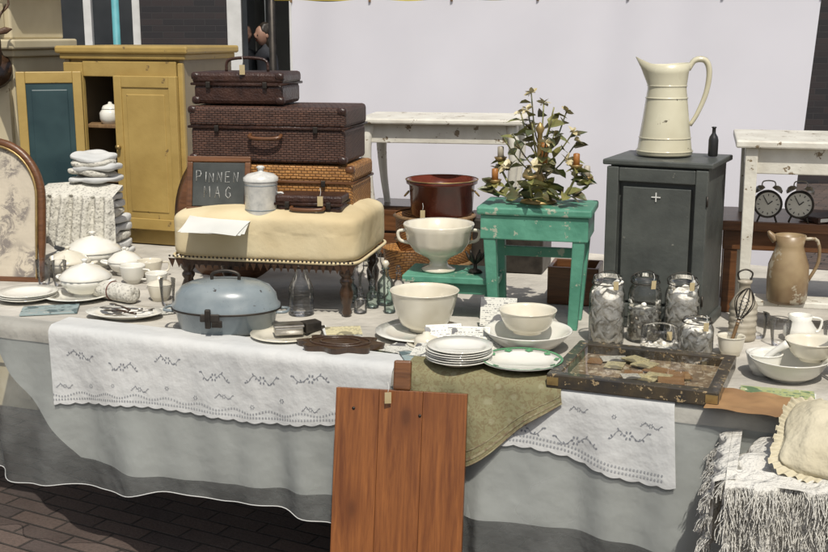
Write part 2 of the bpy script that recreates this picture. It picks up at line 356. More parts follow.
wall("pier_right",-1.18,9,0,3.2,'dbrick')
wall("white_pilaster",-1.948,-1.80,0,3.2,'white',-.03); wall("white_pilaster_r",-1.30,-1.19,0,3.2,'white',-.03)
wall("door_dark_post",-1.178,-1.06,0,3.2,'blackp',-.05)
wall("window_glass",-5.2,-2.86,1.25,3.2,'winglass',.12,.02)
for i,x in enumerate((-5.15,-4.4,-3.42,-2.91)): wall("window_mullion_%d"%i,x-.04,x+.04,1.25,3.2,'white',.04,.08)
wall("window_sill",-5.25,-2.84,1.22,1.30,'white',-.08,.2)
wall("room_back",-1.8,-1.30,0,3.2,'concrete',2.0,.05); wall("room_floor",-1.8,-1.30,-.02,.02,'concrete',.3,1.7)
wall("room_side",-1.86,-1.81,0,3.2,'concrete',.3,1.7); wall("room_side_r",-1.28,-1.23,0,3.2,'concrete',.3,1.7)
wall("door_leaf",-1.79,-1.74,0,2.3,'winglass',.0,.6)
for i in range(3): wall("fascia_%d"%i,-9,9,3.3+i*.5,3.35+i*.5,'white',-.05-.02*i,.05)
mk("roof",[(-9,-.3,5),(9,-.3,5),(9,4,7),(-9,4,7)],[(0,1,2,3)],'blackp',B,False)
P=grp("turquoise_post",(-2.86,11.3,0)); lathe("shaft",[(0,0),(.07,0),(.07,.1),(.035,.12),(.035,2.6),(0,2.6)],'tealp',P,segs=20); lathe("cap",[(0,2.6),(.06,2.6),(.05,2.66),(0,2.7)],'tealp',P,segs=20)
# bicycle leaning at the brick wall
BI=grp("bicycle",(-2.30,11.9,0),4)
for x in(-.5,.5):
    sweep("tyre",[(x+.33*math.cos(t),0,.35+.33*math.sin(t)) for t in [i*.196 for i in range(32)]],.018,'blackp',BI,k=1,closed=True,segs=6)
    for i in range(8): t=i*.785; sweep("spoke",[(x,0,.35),(x+.32*math.cos(t),0,.35+.32*math.sin(t))],.002,'metal',BI,k=1,segs=4)
for a_,b_ in (((-.5,0,.35),(-.15,0,.9)),((-.15,0,.9),(.35,0,.95)),((.0,0,.32),(.38,0,.9)),((.0,0,.32),(-.18,0,.98)),((.5,0,.35),(.34,0,1.08)),((-.5,0,.35),(0,0,.32))): sweep("tube",[a_,b_],.014,'iron',BI,k=1,segs=8)
sweep("handlebar",[(.22,-.26,1.1),(.32,-.2,1.12),(.35,0,1.1),(.32,.2,1.12),(.22,.26,1.1)],.012,'metal',BI); soft("saddle",(.26,.14,.07),(-.2,0,1.02),'leather',BI,e=2.5)
# person in doorway
def person():
    G=grp("woman_standing",(-1.62,12.75,0),-55)
    J=[(0,0,.92,.12),(0,0,1.08,.11),(0,.0,1.25,.125),(0,.0,1.36,.10),(0,.0,1.43,.05),(0,-.01,1.49,.05),
       (.09,0,.86,.085),(.10,-.02,.48,.06),(.11,0,.09,.042),(.12,-.12,.04,.04),
       (-.09,0,.86,.085),(-.10,.03,.48,.06),(-.11,.05,.09,.042),(-.12,-.07,.04,.04),
       (.18,0,1.35,.052),(.22,.02,1.10,.042),(.17,-.17,1.0,.032),(.13,-.24,1.0,.03),
       (-.18,0,1.35,.052),(-.23,.03,1.08,.042),(-.20,-.10,.86,.032),(-.19,-.13,.79,.03)]
    E=[(0,1),(1,2),(2,3),(3,4),(4,5),(0,6),(6,7),(7,8),(8,9),(0,10),(10,11),(11,12),(12,13),(3,14),(14,15),(15,16),(16,17),(3,18),(18,19),(19,20),(20,21)]
    me=bpy.data.meshes.new("body"); me.from_pydata([j[:3] for j in J],E,[]); me.materials.append(M['dcoat'])
    o=link(bpy.data.objects.new("body",me)); o.parent=G
    s=o.modifiers.new("s",'SKIN'); s.use_smooth_shade=True
    for i,j in enumerate(J): me.skin_vertices[0].data[i].radius=(j[3],j[3]*.85)
    me.skin_vertices[0].data[0].use_root=True
    o.modifiers.new("ss",'SUBSURF').levels=2; o.modifiers["ss"].render_levels=2
    def hf(w):
        w=Vector(w)
        if w.z<0: w.x*=1+w.z*2.2; w.y*=1+w.z*1.0
        if abs(w.x)<.02 and w.y<-.05 and -.03<w.z<.02: w.y-=.018
        return w
    soft("head",(.145,.18,.22),(0,-.02,1.56),'skin',G,e=2.2,fn=hf)
    soft("hair",(.170,.19,.18),(0,.02,1.61),'hair',G,e=2.3,amp=.006,fr=20)
    soft("hair_back",(.175,.14,.26),(0,.05,1.52),'hair',G,e=2.3,amp=.006,fr=20)
    for s in(-1,1):
        soft("eye",(.022,.01,.012),(s*.032,-.106,1.565),'hair',G,e=2,n=4); soft("ear",(.015,.03,.05),(s*.075,-.01,1.555),'skin',G,e=2,n=4)
    soft("mouth",(.045,.012,.012),(0,-.103,1.505),'red',G,e=2,n=4)
    for (x,y,z,d) in((.13,-.24,1.0,(-.3,-1,0)),(-.19,-.13,.79,(0,-.3,-1))):
        d=Vector(d).normalized(); p=Vector((x,y,z)); sd=d.cross(Vector((0,0,1))).normalized() if abs(d.z)<.9 else Vector((1,0,0))
        sweep("palm",[p,p+d*.04,p+d*.08],[.026,.036,.034],'skin',G,flat=.6)
        for k in range(4): q=p+d*.075+sd*(.02*(k-1.5)*.8); sweep("finger_%d"%k,[q,q+d*.035,q+d*.06+Vector((0,.01,-.01))],[.009,.008,.006],'skin',G,segs=6)
        q=p+d*.03+sd*.03; sweep("thumb",[q,q+sd*.02+d*.02,q+sd*.025+d*.05],[.010,.009,.007],'skin',G,segs=6)
person()
# ------------------------------------------------ table
EX,EY=(-1.24,3.34); ex,ey=(.925,-.380); nx,ny=(.380,.925); TR=-22.35
def T(a,b,z): return Vector((EX+a*ex+b*nx,EY+a*ey+b*ny,z))
def fold(a,s):
    if s<=0: return 0
    k=min(1,s/.35); return k*(.018*math.sin(a*13+1.5*math.sin(a*4))+.010*math.sin(a*31+2*math.sin(a*7))+.016*noise.noise(Vector((a*9,s*2,3)))*2+.022)
def drape(a,s,off):
    r=.018
    if s<=-r: return T(a,-s,.75+off+.0015*noise.noise(Vector((a*9,s*9,0))))
    if s<r*.57:
        th=(s+r)/(r*1.57)*math.pi/2
        return T(a,r-(r+off)*math.sin(th),.75-r+(r+off)*math.cos(th))
    return T(a,-off-fold(a,s),.75-r-(s-r*.57))
TB=grp("market_stall_table",(0,0,0))
o=box("top_boards",(4.0,1.72,.03),(0,0,0),'lwood',TB); c=T(1.18,.88,.73); o.location=c; o.rotation_euler=(0,0,R(TR))
for i,(a,b) in enumerate(((-.7,.12),(-.7,1.6),(1.35,.2),(1.1,1.6),(2.9,.12),(2.9,1.6))):
    p=T(a,b,.36); box("leg_%d"%i,(.045,.045,.71),p,'iron',TB,rot=(0,0,TR))
for i,b in enumerate((.16,1.6)):
    p=T(1.18,b,.68); box("rail_%d"%i,(3.7,.03,.06),p,'iron',TB,rot=(0,0,TR))
CR=grp("storage_crate",T(1.0,1.0,0),TR)
for k in range(3): box("slat_%d"%k,(.6,.02,.09),(0,-.2,.08+k*.12),'lwood',CR); box("slatb_%d"%k,(.02,.38,.09),(-.29,0,.08+k*.12),'lwood',CR); box("slatc_%d"%k,(.02,.38,.09),(.29,0,.08+k*.12),'lwood',CR)
box("floor",(.56,.38,.02),(0,0,.03),'lwood',CR); soft("packed_cloth",(.54,.36,.3),(0,0,.22),'denim',CR,amp=.03)
CR2=grp("cardboard_box",T(2.1,.9,0),TR+8); box("body",(.5,.4,.35),(0,0,.176),'kraft',CR2); box("flap_l",(.24,.4,.006),(-.3,0,.40),'kraft',CR2,rot=(0,-35,0)); box("flap_r",(.24,.4,.006),(.3,0,.40),'kraft',CR2,rot=(0,35,0))
TC=grp("tablecloth")
grid("cover",lambda u,v:drape(-.82+u*3.98,-1.74+v*1.78,0.0),160,90,'tcloth',TC)
def inner(u,v):
    a=-.10+u*3.2; d=max(.01,min(.37,(a+.10)*1.0)); d+=.02*math.sin(a*3)
    return drape(a,-.03+v*(d+.03),-.004)
grid("under_skirt",inner,200,24,'grcloth',TC)
VO=grp("sheer_voile_drape")
def vo(u,v):
    a=-.82+u*3.98; d=.47-.04*a if a<1.25 else .47-.05+(min(1,(a-1.25)/.1))*.22
    d+=.012*math.sin(a*7)+.006*math.sin(a*19)
    p=drape(a,-.06+v*(d+.06),.003)
    if 1.45<a<1.56 and v>.3: p+=Vector((nx,ny,0))*(-.03*math.sin((a-1.45)/.11*math.pi*3))*(v-.3)
    return p
grid("voile",vo,420,40,'voile',VO)
sweep("hem",[vo(i/300,1.0) for i in range(301)],.0015,'linen',VO,segs=5,k=1)
# embroidered cloths
def motif(par,fn,a,s,sz,big=True,fl=1):
    vs=[];fs=[]
    sz*=random.uniform(.88,1.1); ph=random.uniform(3.2,4.8)
    def petal(ca,cs,ang,L,Wd):
        i=len(vs)
        for (t,w) in((0,0),(.3,.42),(.7,.42),(1,0),(.7,-.42),(.3,-.42)):
            x=ca+math.cos(ang)*L*t-math.sin(ang)*Wd*w; y=cs+math.sin(ang)*L*t+math.cos(ang)*Wd*w
            vs.append(fn(x,y))
        fs.append(tuple(range(i,i+6)))
    for k in range(6): petal(a+.18*sz*math.cos(k*1.047),s+.18*sz*math.sin(k*1.047),k*1.047,sz*.28,sz*.20)
    if big:
        for sd in(-1,1):
            prev=None; L_=random.uniform(1.1,1.5)
            for k in range(9):
                t=k/8; x=a+sd*sz*(.4+L_*t); y=s+fl*sd*sz*.42*math.sin(t*ph)
                if prev:
                    i=len(vs); w=.0008
                    vs+= [fn(prev[0],prev[1]-w),fn(x,y-w),fn(x,y+w),fn(prev[0],prev[1]+w)]; fs.append((i,i+1,i+2,i+3))
                prev=(x,y)
                if k%2==1: petal(x,y,(.9 if k%4==1 else -.9) if sd>0 else math.pi-(.9 if k%4==1 else -.9),sz*.30,sz*.14)
            petal(prev[0],prev[1],0 if sd>0 else math.pi,sz*.26,sz*.16)
    mk("embroidery",vs,fs,'embroid',par,False)
def eyelets(par,fn,a0,a1,s_of,n):
    vs=[];fs=[]
    for k in range(n):
        a=a0+(a1-a0)*(k+.5)/n; s=s_of(a); i=len(vs)
        for q in range(6): vs.append(fn(a+.0026*math.cos(q*1.047),s+.0032*math.sin(q*1.047)))
        fs.append(tuple(range(i,i+6)))
    mk("eyelets",vs,fs,'lacedot',par,False)
LC=grp("embroidered_cloth")
def lc_s1(a): t=(a-.19)/1.09; return .205-.045*t+.010*math.sin(a*9)
def lc(u,v):
    a=.19+u*1.09+.03*(v-.5)*(1-2*u); s1=lc_s1(a)+.005*abs(math.sin(a*70)); return drape(a,-.10+v*(s1+.10),.009)
grid("cloth",lc,420,40,'linen',LC)
f1=lambda a,s:drape(a,s,.0105)
for i in range(7): motif(LC,f1,.30+.15*i,.062+.02*math.sin(i*2.3),.027,True,(-1)**i)
for i in range(12): motif(LC,f1,.24+.09*i,lc_s1(.24+.09*i)-.052+.012*math.sin(i*3),.015,i%3==0)
eyelets(LC,f1,.2,1.27,lambda a:lc_s1(a)-.012,120); eyelets(LC,f1,.2,1.27,lambda a:lc_s1(a)-.026+.005*math.sin(a*60),120)
LC2=grp("embroidered_cloth")
def l2_s1(a): t=(a-1.53)/.46; return .145+.045*t+.012*math.sin(a*14)
def lc2(u,v):
    a=1.53+u*.47+.02*v; s1=l2_s1(a)+.005*abs(math.sin(a*70)); return drape(a,-.04+v*(s1+.04),.009)
grid("cloth",lc2,220,40,'linen',LC2)
for i in range(3): motif(LC2,f1,1.64+.13*i,.10+.02*math.sin(i*2),.027,True,(-1)**i)
for i in range(5): motif(LC2,f1,1.60+.088*i,.045+.01*math.sin(i*2),.015,i%2==0)
for kk in (0.013,.026): eyelets(LC2,f1,1.56,1.99,lambda a:l2_s1(a)-kk,50)
DC=grp("damask_cloth")
def dc(u,v,o=.015,k=1):
    a=1.31+u*.41; t=u
    s1=.02+.215*(1-abs(t-.36)/.36 if t<.36 else 1-(t-.36)/.64)+.006*math.sin(u*14)
    s1=max(s1,.008); s=-.16+v*(s1+.16)
    p=drape(a+.03*(v-.5),s,o)
    if s>0: p-=Vector((nx,ny,0))*(.010*(1+math.sin(a*42+1))*min(1,s/.08))
    return p
grid("cloth",dc,90,60,'damask',DC)
for v0,v1 in((.945,.965),(.89,.90)):
    grid("border",lambda u,v:dc(u,v0+(v1-v0)*v,.0165),90,2,'damaskb',DC)
sweep("fringe",[dc(i/60,1.0) for i in range(61)],.002,'damaskb',DC,segs=5,k=1)
# ------------------------------------------------ backdrop
BD=grp("white_sheet_backdrop")
def bd(u,v):
    x=-.53+u*2.06; y=5.10-u*.66; z=1.735-v*1.6
    x-=.10*v*u
    w=.028*noise.noise(Vector((u*3,v*1.2,1)))+.006*noise.noise(Vector((u*9+v*3,v*3,2)))+.006*math.sin(u*34+v*3+2*math.sin(u*9))*(1-v)**2
    z-=.010*math.sin(u*math.pi*6)**2*(1-v)
    return (x+w*.3,y+w,z)
grid("sheet",bd,160,110,'sheet',BD)
sweep("line",[(-.62,5.14,1.735),(.5,4.79,1.722),(1.7,4.38,1.74)],.004,'ybelt',BD,segs=6)
for i,(x,y) in enumerate(((-.62,5.14),(1.66,4.40))): sweep("pole_%d"%i,[(x,y,0),(x,y,2.3)],.016,'iron',BD,k=1,segs=10)
for i in range(7):
    u=.0+i*.1666; p=Vector(bd(min(u,1),0)); box("clip_%d"%i,(.010,.018,.025),(p.x,p.y,p.z+.0),'lwood',BD,bev=.002)
# ------------------------------------------------ left furniture
CD=grp("cream_dresser",(-1.80,4.98,0),-20)
box("body",(.50,.34,1.5),(0,0,.75),'cream',CD)
for i,(z,g,h) in enumerate(((1.515,.02,.03),(1.55,.04,.04),(1.66,.0,.18),(1.77,.03,.035),(1.81,.06,.045),(1.86,.08,.05))): box("moulding_%d"%i,(.50+g*2,.34+g*2,h),(0,0,z),'cream',CD,bev=.008)
for i,x in enumerate((-.2,0.2)): box("pilaster_%d"%i,(.07,.02,1.4),(x,-.18,.75),'cream',CD)
for i,x in enumerate((-.2,-.1,0,.1,.2)): box("corbel_%d"%i,(.05,.05,.1),(x,-.2,1.66),'cream',CD)
box("door",(.30,.012,1.2),(0,-.177,.8),'cream',CD)
DH=grp("carved_deer_head",(-1.64,4.56,1.575),25)
J=[(0,.12,-.12,.05),(0,.07,-.06,.042),(0,.02,.0,.040),(0,-.05,-.03,.026),(0,-.10,-.06,.017)]
me=bpy.data.meshes.new("head"); me.from_pydata([j[:3] for j in J],[(0,1),(1,2),(2,3),(3,4)],[]); me.materials.append(M['deer'])
o=link(bpy.data.objects.new("head",me)); o.parent=DH; o.modifiers.new("s",'SKIN').use_smooth_shade=True
for i,j in enumerate(J): me.skin_vertices[0].data[i].radius=(j[3],j[3])
me.skin_vertices[0].data[0].use_root=True
ss=o.modifiers.new("ss",'SUBSURF'); ss.levels=2; ss.render_levels=2
for s in(-1,1):
    sweep("antler",[(s*.02,.02,.03),(s*.04,.03,.09),(s*.075,.04,.13),(s*.065,.04,.19)],[.007,.005,.003],'deer',DH); sweep("tine",[(s*.05,.03,.10),(s*.06,-.01,.13)],[.004,.002],'deer',DH)
    sweep("ear",[(s*.02,.02,.02),(s*.055,.02,.03),(s*.08,.02,.035)],[.008,.014,.002],'deer',DH,flat=.5)
lathe("plaque",[(0,0),(.09,0),(.08,.02),(0,.02)],'dwood',DH,loc=(0,.16,-.12),segs=20,rot=(70,0,0))
YC=grp("yellow_cupboard",(-1.41,4.72,.755),-20)
w,d,h=.55,.38,.76
box("side_left",(.02,d,h),(.01,d/2,h/2),'yside',YC); box("side_right",(.02,d,h),(w-.01,d/2,h/2),'yside',YC)
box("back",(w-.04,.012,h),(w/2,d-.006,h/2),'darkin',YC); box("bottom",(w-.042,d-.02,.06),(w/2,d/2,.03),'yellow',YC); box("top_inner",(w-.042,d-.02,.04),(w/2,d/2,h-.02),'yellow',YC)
box("cornice",(w+.06,d+.04,.03),(w/2,d/2-.005,h+.015),'yellow',YC,bev=.008); box("cornice_low",(w+.03,d+.02,.025),(w/2,d/2-.004,h-.010),'yellow',YC,bev=.006)
box("stile_left",(.09,.02,h-.03),(.045,-.002,h/2-.02),'yellow',YC); box("stile_right",(.022,.02,h-.03),(w-.011,-.002,h/2-.02),'yellow',YC); box("rail_top",(w-.12,.018,.06),(w/2+.03,0,h-.06),'yellow',YC)
box("shelf",(w-.05,d-.03,.015),(w/2,d/2,.47),'lwood',YC); box("shelf_low",(w-.05,d-.03,.015),(w/2,d/2,.25),'lwood',YC)
def door(par,name,wd,hd,loc,rz,pmat,fm='yellow'):
    D=grp(name,loc,rz); D.parent=par
    st=.035
    box("stile_a",(st,.02,hd),(st/2,0,hd/2),fm,D); box("stile_b",(st,.02,hd),(wd-st/2,0,hd/2),fm,D)
    box("rail_a",(wd-2*st,.019,st*1.3),(wd/2,0,st*.65),fm,D); box("rail_b",(wd-2*st,.019,st*1.3),(wd/2,0,hd-st*.65),fm,D)
    box("panel",(wd-2*st,.010,hd-2.6*st),(wd/2,0.0,hd/2),pmat,D,bev=.001)
    box("panel_raised",(wd-2*st-.04,.016,hd-2.6*st-.05),(wd/2,0.0,hd/2),pmat,D,bev=.004)
    return D
D=door(YC,"door_right",.285,.61,(w-.285-.02,-.022,.065),0,'yellow'); sweep("knob",[(.018,-.012,.33),(.018,-.03,.33)],[.006,.01],'brass',D,k=1)
D=door(YC,"door_left",.25,.66,(.09,-.02,.03),-146,'teal')
PT=grp("lidded_jar",(-1.235,4.72,.755+.478)); lathe("body",[(0,0),(.035,0),(.045,.02),(.045,.045),(.035,.058),(.03,.06),(.0,.06)],'china',PT,segs=24); lathe("lid",[(.036,.061),(.03,.073),(.01,.08),(.008,.088),(0,.09)],'china',PT,segs=24)
# arched picture
AP=grp("arched_framed_picture",(-1.47,3.93,.752),-8,-8)
def arch(wd,hd,n=24):
    r=wd/2; pts=[(-r,0,0),(-r,0,(hd-r*1.1)*.5)]
    for i in range(n+1):
        a=math.pi-math.pi*i/n; pts.append((r*math.cos(a),0,hd-r*1.1+r*1.1*math.sin(a)))
    pts+=[(r,0,(hd-r*1.1)*.5),(r,0,0)]; return pts
a1=arch(.36,.48); sweep("frame",a1,.014,'bwood',AP,k=1,closed=True,segs=10)
a2=arch(.325,.463); sweep("inner_bead",[(p[0],-.006,p[2]+.004) for p in a2],.005,'brass',AP,k=1,closed=True,segs=8)
mk("picture",[(p[0],.003,p[2]) for p in a1],[tuple(range(len(a1)))],'toile',AP,False)
mk("backing",[(p[0],.012,p[2]) for p in a1],[tuple(range(len(a1)))[::-1]],'lwood',AP,False)
# linen stack
LN=grp("folded_crochet_linens",(-1.23,4.33,.752),-10)
zz=0
for i in range(9):
    hh=.036-.001*i; soft("fold_%d"%i,(.27-.012*i,.22,hh),(.004*math.sin(i*5),0.02,zz+hh/2),'crochet' if i%3==2 else 'linen',LN,e=5,amp=.006,fr=14,seed=i,rot=(0,0,3*math.sin(i*3))); zz+=hh*.93
def flap(u,v):
    x=-.15+u*.30; s=v*.27
    if s<.09: y=-.03-s*1.3; z=.30-.35*s-.03*abs(x)*6*.5
    else: y=-.147-(s-.09)*.15-.014*math.sin(u*22)*v-.010*math.sin(u*47+v*3); z=.268-.09*abs(x)-(s-.09)*.95
    z-=.03*math.sin(u*math.pi*1)*v-.016*abs(math.sin(u*22))*v
    return (x*(1+.16*v),y,max(z,.01))
grid("crochet_flap",flap,80,40,'crochet',LN)
for i in range(5): soft("small_fold_%d"%i,(.18-.010*i,.16,.026),(.030+.010*math.sin(i*4),.0,.305+i*.021),'crochet' if i%2 else 'linen',LN,e=3.4,amp=.008,fr=18,seed=i+20,rot=(5*math.sin(i*5),6*math.sin(i*2),14*math.sin(i*3)))
# tureens
def tureen(loc,r,h,mat='china',rz=0,rib=0):
    G=grp("lidded_tureen",loc,rz)
    hb=h*.5
    lathe("body",[(0,0),(r*.5,0),(r*.52,.006),(r*.48,.012),(r*.75,hb*.35),(r*.95,hb*.75),(r,hb),(r*.96,hb),(r*.9,hb*.8),(0,.02)],mat,G,rib=rib,ribn=18,ribz=(.013,hb*.9))
    lathe("lid",[(r*1.02,hb),(r*1.03,hb+.004),(r*.9,hb+h*.12),(r*.6,hb+h*.27),(r*.2,hb+h*.36),(r*.08,hb+h*.38),(r*.09,hb+h*.43),(r*.15,hb+h*.47),(r*.1,hb+h*.5),(0,hb+h*.51)],mat,G,rib=rib*.7,ribn=18,ribz=(hb+.01,hb+h*.3))
    for s in(-1,1): handle("handle",[(s*r*.93,-.018,hb*.85),(s*(r+.02),-.012,hb*.95),(s*(r+.022),.012,hb*.95),(s*r*.93,.018,hb*.85)],.005,mat,G)
    return G
tureen((-1.17,4.12,Z0),.10,.14,rz=20); tureen((-1.075,3.68,Z0),.083,.125,rz=-20,rib=.025); tureen((-1.22,3.98,Z0),.075,.11,'china2')
tureen((-1.03,4.02,Z0),.06,.10)
def cup(loc,r,h,mat='china',rz=0,name="teacup"):
    G=grp(name,loc,rz); lathe("body",bowlprof(r,h,r*.55,.003,.45),mat,G,segs=28); handle("handle",[(r*.9,0,h*.85),(r*1.5,0,h*.8),(r*1.45,0,h*.35),(r*.75,0,h*.25)],.0035,mat,G)
cup((-.97,3.88,Z0),.045,.06,rz=-20); cup((-.93,3.97,Z0),.045,.06,'china2',rz=30); cup((-.865,3.78,Z0),.038,.055,rz=-60)
def plate(loc,r,mat='china',n=1,name="plate",rim=None,tilt=0):
    G=grp(name if n==1 else "stack_of_plates",loc,random.uniform(0,90),tilt)
    for i in range(n): lathe("plate_%d"%i,plateprof(r*(1-.01*(i%2)),.016),mat,G,loc=(.003*math.sin(i*4),.003*math.cos(i*7),i*.0065),wob=0)
    if rim: lathe("rim",[(r*.93,.0185+(n-1)*.0065),(r*.985,.0205+(n-1)*.0065),(r*.99,.0200+(n-1)*.0065)],rim,G)
    return G
plate((-1.25,3.62,Z0),.095,n=3); plate((-1.09,3.64,Z0),.11)
plate((-.36,3.14,Z0),.10,'china2')
def tumbler(loc,r,h,mat='glass'):
    G=grp("drinking_glass",loc); lathe("body",[(0,.004),(r*.7,.0),(r*.75,.01),(r,h),(r*.95,h+.001)],mat,G,segs=24)
for i,(x,y) in enumerate(((-1.27,3.86),(-1.21,3.84),(-1.24,3.92),(-.78,3.55))): tumbler((x,y,Z0),.026,.085)
SH=grp("salt_shaker",(-1.16,3.83,Z0)); lathe("body",[(0,0),(.02,0),(.022,.01),(.016,.05),(.018,.055),(.012,.068),(0,.07)],'metal',SH,segs=18)
SG=grp("sugar_pot",(-.82,3.62,Z0)); lathe("body",bowlprof(.04,.05,.026,.003,.5),'china2',SG,segs=26); lathe("lid",[(.041,.053),(.03,.063),(.008,.068),(.01,.078),(0,.08)],'china2',SG,segs=26)
RN=grp("rolled_napkin",(-.97,3.62,Z0),-35)
lathe("roll",[(0,-.10),(.016,-.10),(.026,-.097),(.030,-.08),(.0305,-.01),(.029,0),(.0305,.01),(.030,.08),(.026,.097),(.012,.10),(0,.094)],'crochet',RN,loc=(0,0,.031),rot=(0,90,0),segs=30)
sweep("ribbon",[(.0,.0305*math.cos(a*.26),.031+.0305*math.sin(a*.26)) for a in range(24)],.002,'red',RN,k=1,closed=True,segs=6)
OT=grp("oval_dish_with_cutlery",(-.88,3.39,Z0),-10); lathe("dish",plateprof(.12,.018),'china',OT,sy=.62,segs=48)
for i in range(6):
    rz=random.uniform(-40,40); S=grp("spoon_%d"%i,(random.uniform(-.04,.04),random.uniform(-.03,.03),.014+.004*i),rz); S.parent=OT
    soft("bowl",(.035,.02,.005),(-.05,0,0),'metal',S,e=2,n=6); sweep("stem",[(-.035,0,0),(.0,0,.003),(.06,0,.002)],[.003,.002,.004],'dwood' if i%2 else 'metal',S,segs=6)
MG=grp("magazine",(-1.13,3.47,Z0),12); box("pages",(.17,.11,.006),(0,0,.004),'mag',MG,bev=.001)
# leaning round tray
DT=grp("round_tray",(-.66,3.98,.76),-18,-14)
lathe("tray",[(0,0),(.2,0),(.235,-.02),(.24,-.018),(.205,.008),(0,.008)],'bwood',DT,loc=(0,0,.235),rot=(90,0,0),sy=1.12,segs=56)
# ------------------------------------------------ upholstered stool
ST=grp("upholstered_footstool",(-.42,3.62,.752),-12)
turn=[(0,0),(.012,0),(.016,.012),(.012,.03),(.018,.045),(.022,.075),(.014,.095),(.020,.105),(.020,.112),(.014,.12),(.022,.13),(.022,.16),(0,.16)]
for i,(x,y) in enumerate(((-.255,-.165),(.255,-.165),(.255,.165),(-.255,.165))): lathe("leg_%d"%i,turn,'dwood',ST,loc=(x,y,0),segs=18)
box("frame",(.55,.37,.045),(0,0,.165),'dwood',ST)
def cf(w):
    w=Vector(w)
    if w.z>0: w.z+= .028*(1-min(1,(w.x/.31)**4))*(1-min(1,(w.y/.23)**2))+.002*noise.noise(w*20)
    w.y+=.0025*math.sin(w.x*55+1.3*math.sin(w.x*21))*(1 if w.z<.02 else .3)
    return w
soft("cushion",(.60,.43,.145),(0,0,.236),'cush',ST,e=8,amp=.0025,fr=9,n=34,fn=cf)
def rr_loop(a,b,z,p=.3,n=80): return [(a*math.copysign(abs(math.cos(t))**p,math.cos(t)),b*math.copysign(abs(math.sin(t))**p,math.sin(t)),z) for t in [i*2*math.pi/n for i in range(n)]]
sweep("piping",rr_loop(.300,.217,.170,.22),.005,'cush',ST,k=1,closed=True,segs=6)
for i in range(46): soft("tack",(.007,.005,.007),(-.29+i*.58/45,-.222,.176),'iron',ST,e=2,n=2)
fv=[];ff=[]
for i in range(27):
    x=-.285+i*.57/26; k=len(fv); fv+=[(x-.012,-.217,.168),(x+.012,-.217,.168),(x,-.215,.138)]; ff.append((k,k+1,k+2))
mk("pointed_fringe",fv,ff,'dwood',ST,False)
SZ=1.062
def suitcase(name,s,loc,rz,mat,corner=True,strap='leather',hd=True):
    G=grp(name,loc,rz); x,y,z=s
    box("body",(x,y,z*.62),(0,0,z*.31),mat,G,bev=.012); box("lid",(x+.008,y+.008,z*.36),(0,0,z*.63+z*.18),mat,G,bev=.012)
    sweep("seam",[(-x/2-.004,-y/2-.004,z*.625),(x/2+.004,-y/2-.004,z*.625),(x/2+.004,y/2+.004,z*.625),(-x/2-.004,y/2+.004,z*.625)],.0045,strap,G,k=1,closed=True,segs=6)
    for sx in(-1,1):
        box("latch",(.014,.008,.020),(sx*x*.32,-y/2-.008,z*.6),'iron',G,bev=.002)
        if corner:
            for zc in(.012,z-.014): soft("corner",(.03,.03,.026),(sx*(x/2-.008),-y/2+.008,zc),strap,G,e=3,n=5)
    if hd: handle("handle",[(-.05,-y/2-.006,z*.5),(-.045,-y/2-.022,z*.46),(0,-y/2-.028,z*.44),(.045,-y/2-.022,z*.46),(.05,-y/2-.006,z*.5)],.006,'bwood',G)
    return G
suitcase("orange_wicker_suitcase",(.50,.25,.145),(-.410,3.70,SZ-.01),-12,'wicko',hd=False,strap='bwood')
suitcase("brown_wicker_suitcase",(.50,.26,.175),(-.43,3.70,SZ+.138),-12,'wickd')
S=suitcase("small_leather_case",(.29,.19,.10),(-.53,3.71,SZ+.316),-12,'leather',hd=False)
handle("top_handle",[(-.07,0,.098),(-.065,0,.13),(-.03,0,.14),(.03,0,.14),(.065,0,.13),(.07,0,.098)],.005,'leather',S)
S=suitcase("leather_case",(.20,.10,.075),(-.31,3.485,SZ-.018),-10,'leather',corner=False)
def tag(loc,rz=0,s=.03):
    G=grp("price_tag",loc,rz); box("card",(s*.55,.0012,s),(0,0,-s*.5),'tag',G,bev=0,rot=(8,0,6)); sweep("string",[(0,0,0),(.002,.002,s*.4),(0,.006,s*.8)],.0008,'paper',G,segs=4)
tag((-.30,3.545,1.32)); tag((-.28,3.40,1.12)); tag((-.53,3.60,1.50))
CB=grp("chalkboard_sign",(-.605,3.515,SZ-.012),-6,-12)
box("slate",(.165,.008,.135),(0,0,.09),'chalk',CB)
for n,s,l in(("frame_b",(.2,.015,.018),(0,0,.012)),("frame_t",(.2,.015,.018),(0,0,.168)),("frame_l",(.018,.0145,.138),(-.091,0,.09)),("frame_r",(.018,.0145,.138),(.091,0,.09))): box(n,s,l,'bwood',CB)
GL={'P':[[(0,0),(0,1),(.45,.95),(.5,.7),(.4,.5),(0,.45)]],'I':[[(.2,0),(.22,1)]],'N':[[(0,0),(.03,1),(.5,.02),(.52,1)]],'E':[[(.5,1),(0,.97),(0,0),(.5,.03)],[(0,.5),(.4,.52)]],
 'M':[[(0,0),(.05,1),(.3,.35),(.58,1),(.62,0)]],'A':[[(0,0),(.28,1),(.55,0)],[(.1,.38),(.45,.4)]],'G':[[(.52,.85),(.3,1),(.03,.7),(.03,.25),(.28,0),(.52,.2),(.5,.45),(.3,.45)]]}
def chalk_word(word,x0,z0,h,dx):
    for ch in word:
        dz=random.uniform(-.0025,.0025); hh=h*random.uniform(.92,1.06)
        for st in GL[ch]: sweep("chalk_stroke",[(x0+p[0]*hh*.85+random.uniform(-.0008,.0008),-.0046,z0+dz+p[1]*hh+random.uniform(-.0008,.0008)) for p in st],.0013,'chalkw',CB,k=1,segs=5)
        x0+=(dx if ch!='I' else dx*.6)
chalk_word("PINNEN",-.070,.098,.032,.0255); chalk_word("MAG",-.045,.048,.034,.034)
EC=grp("enamel_canister",(-.465,3.475,SZ-.012))
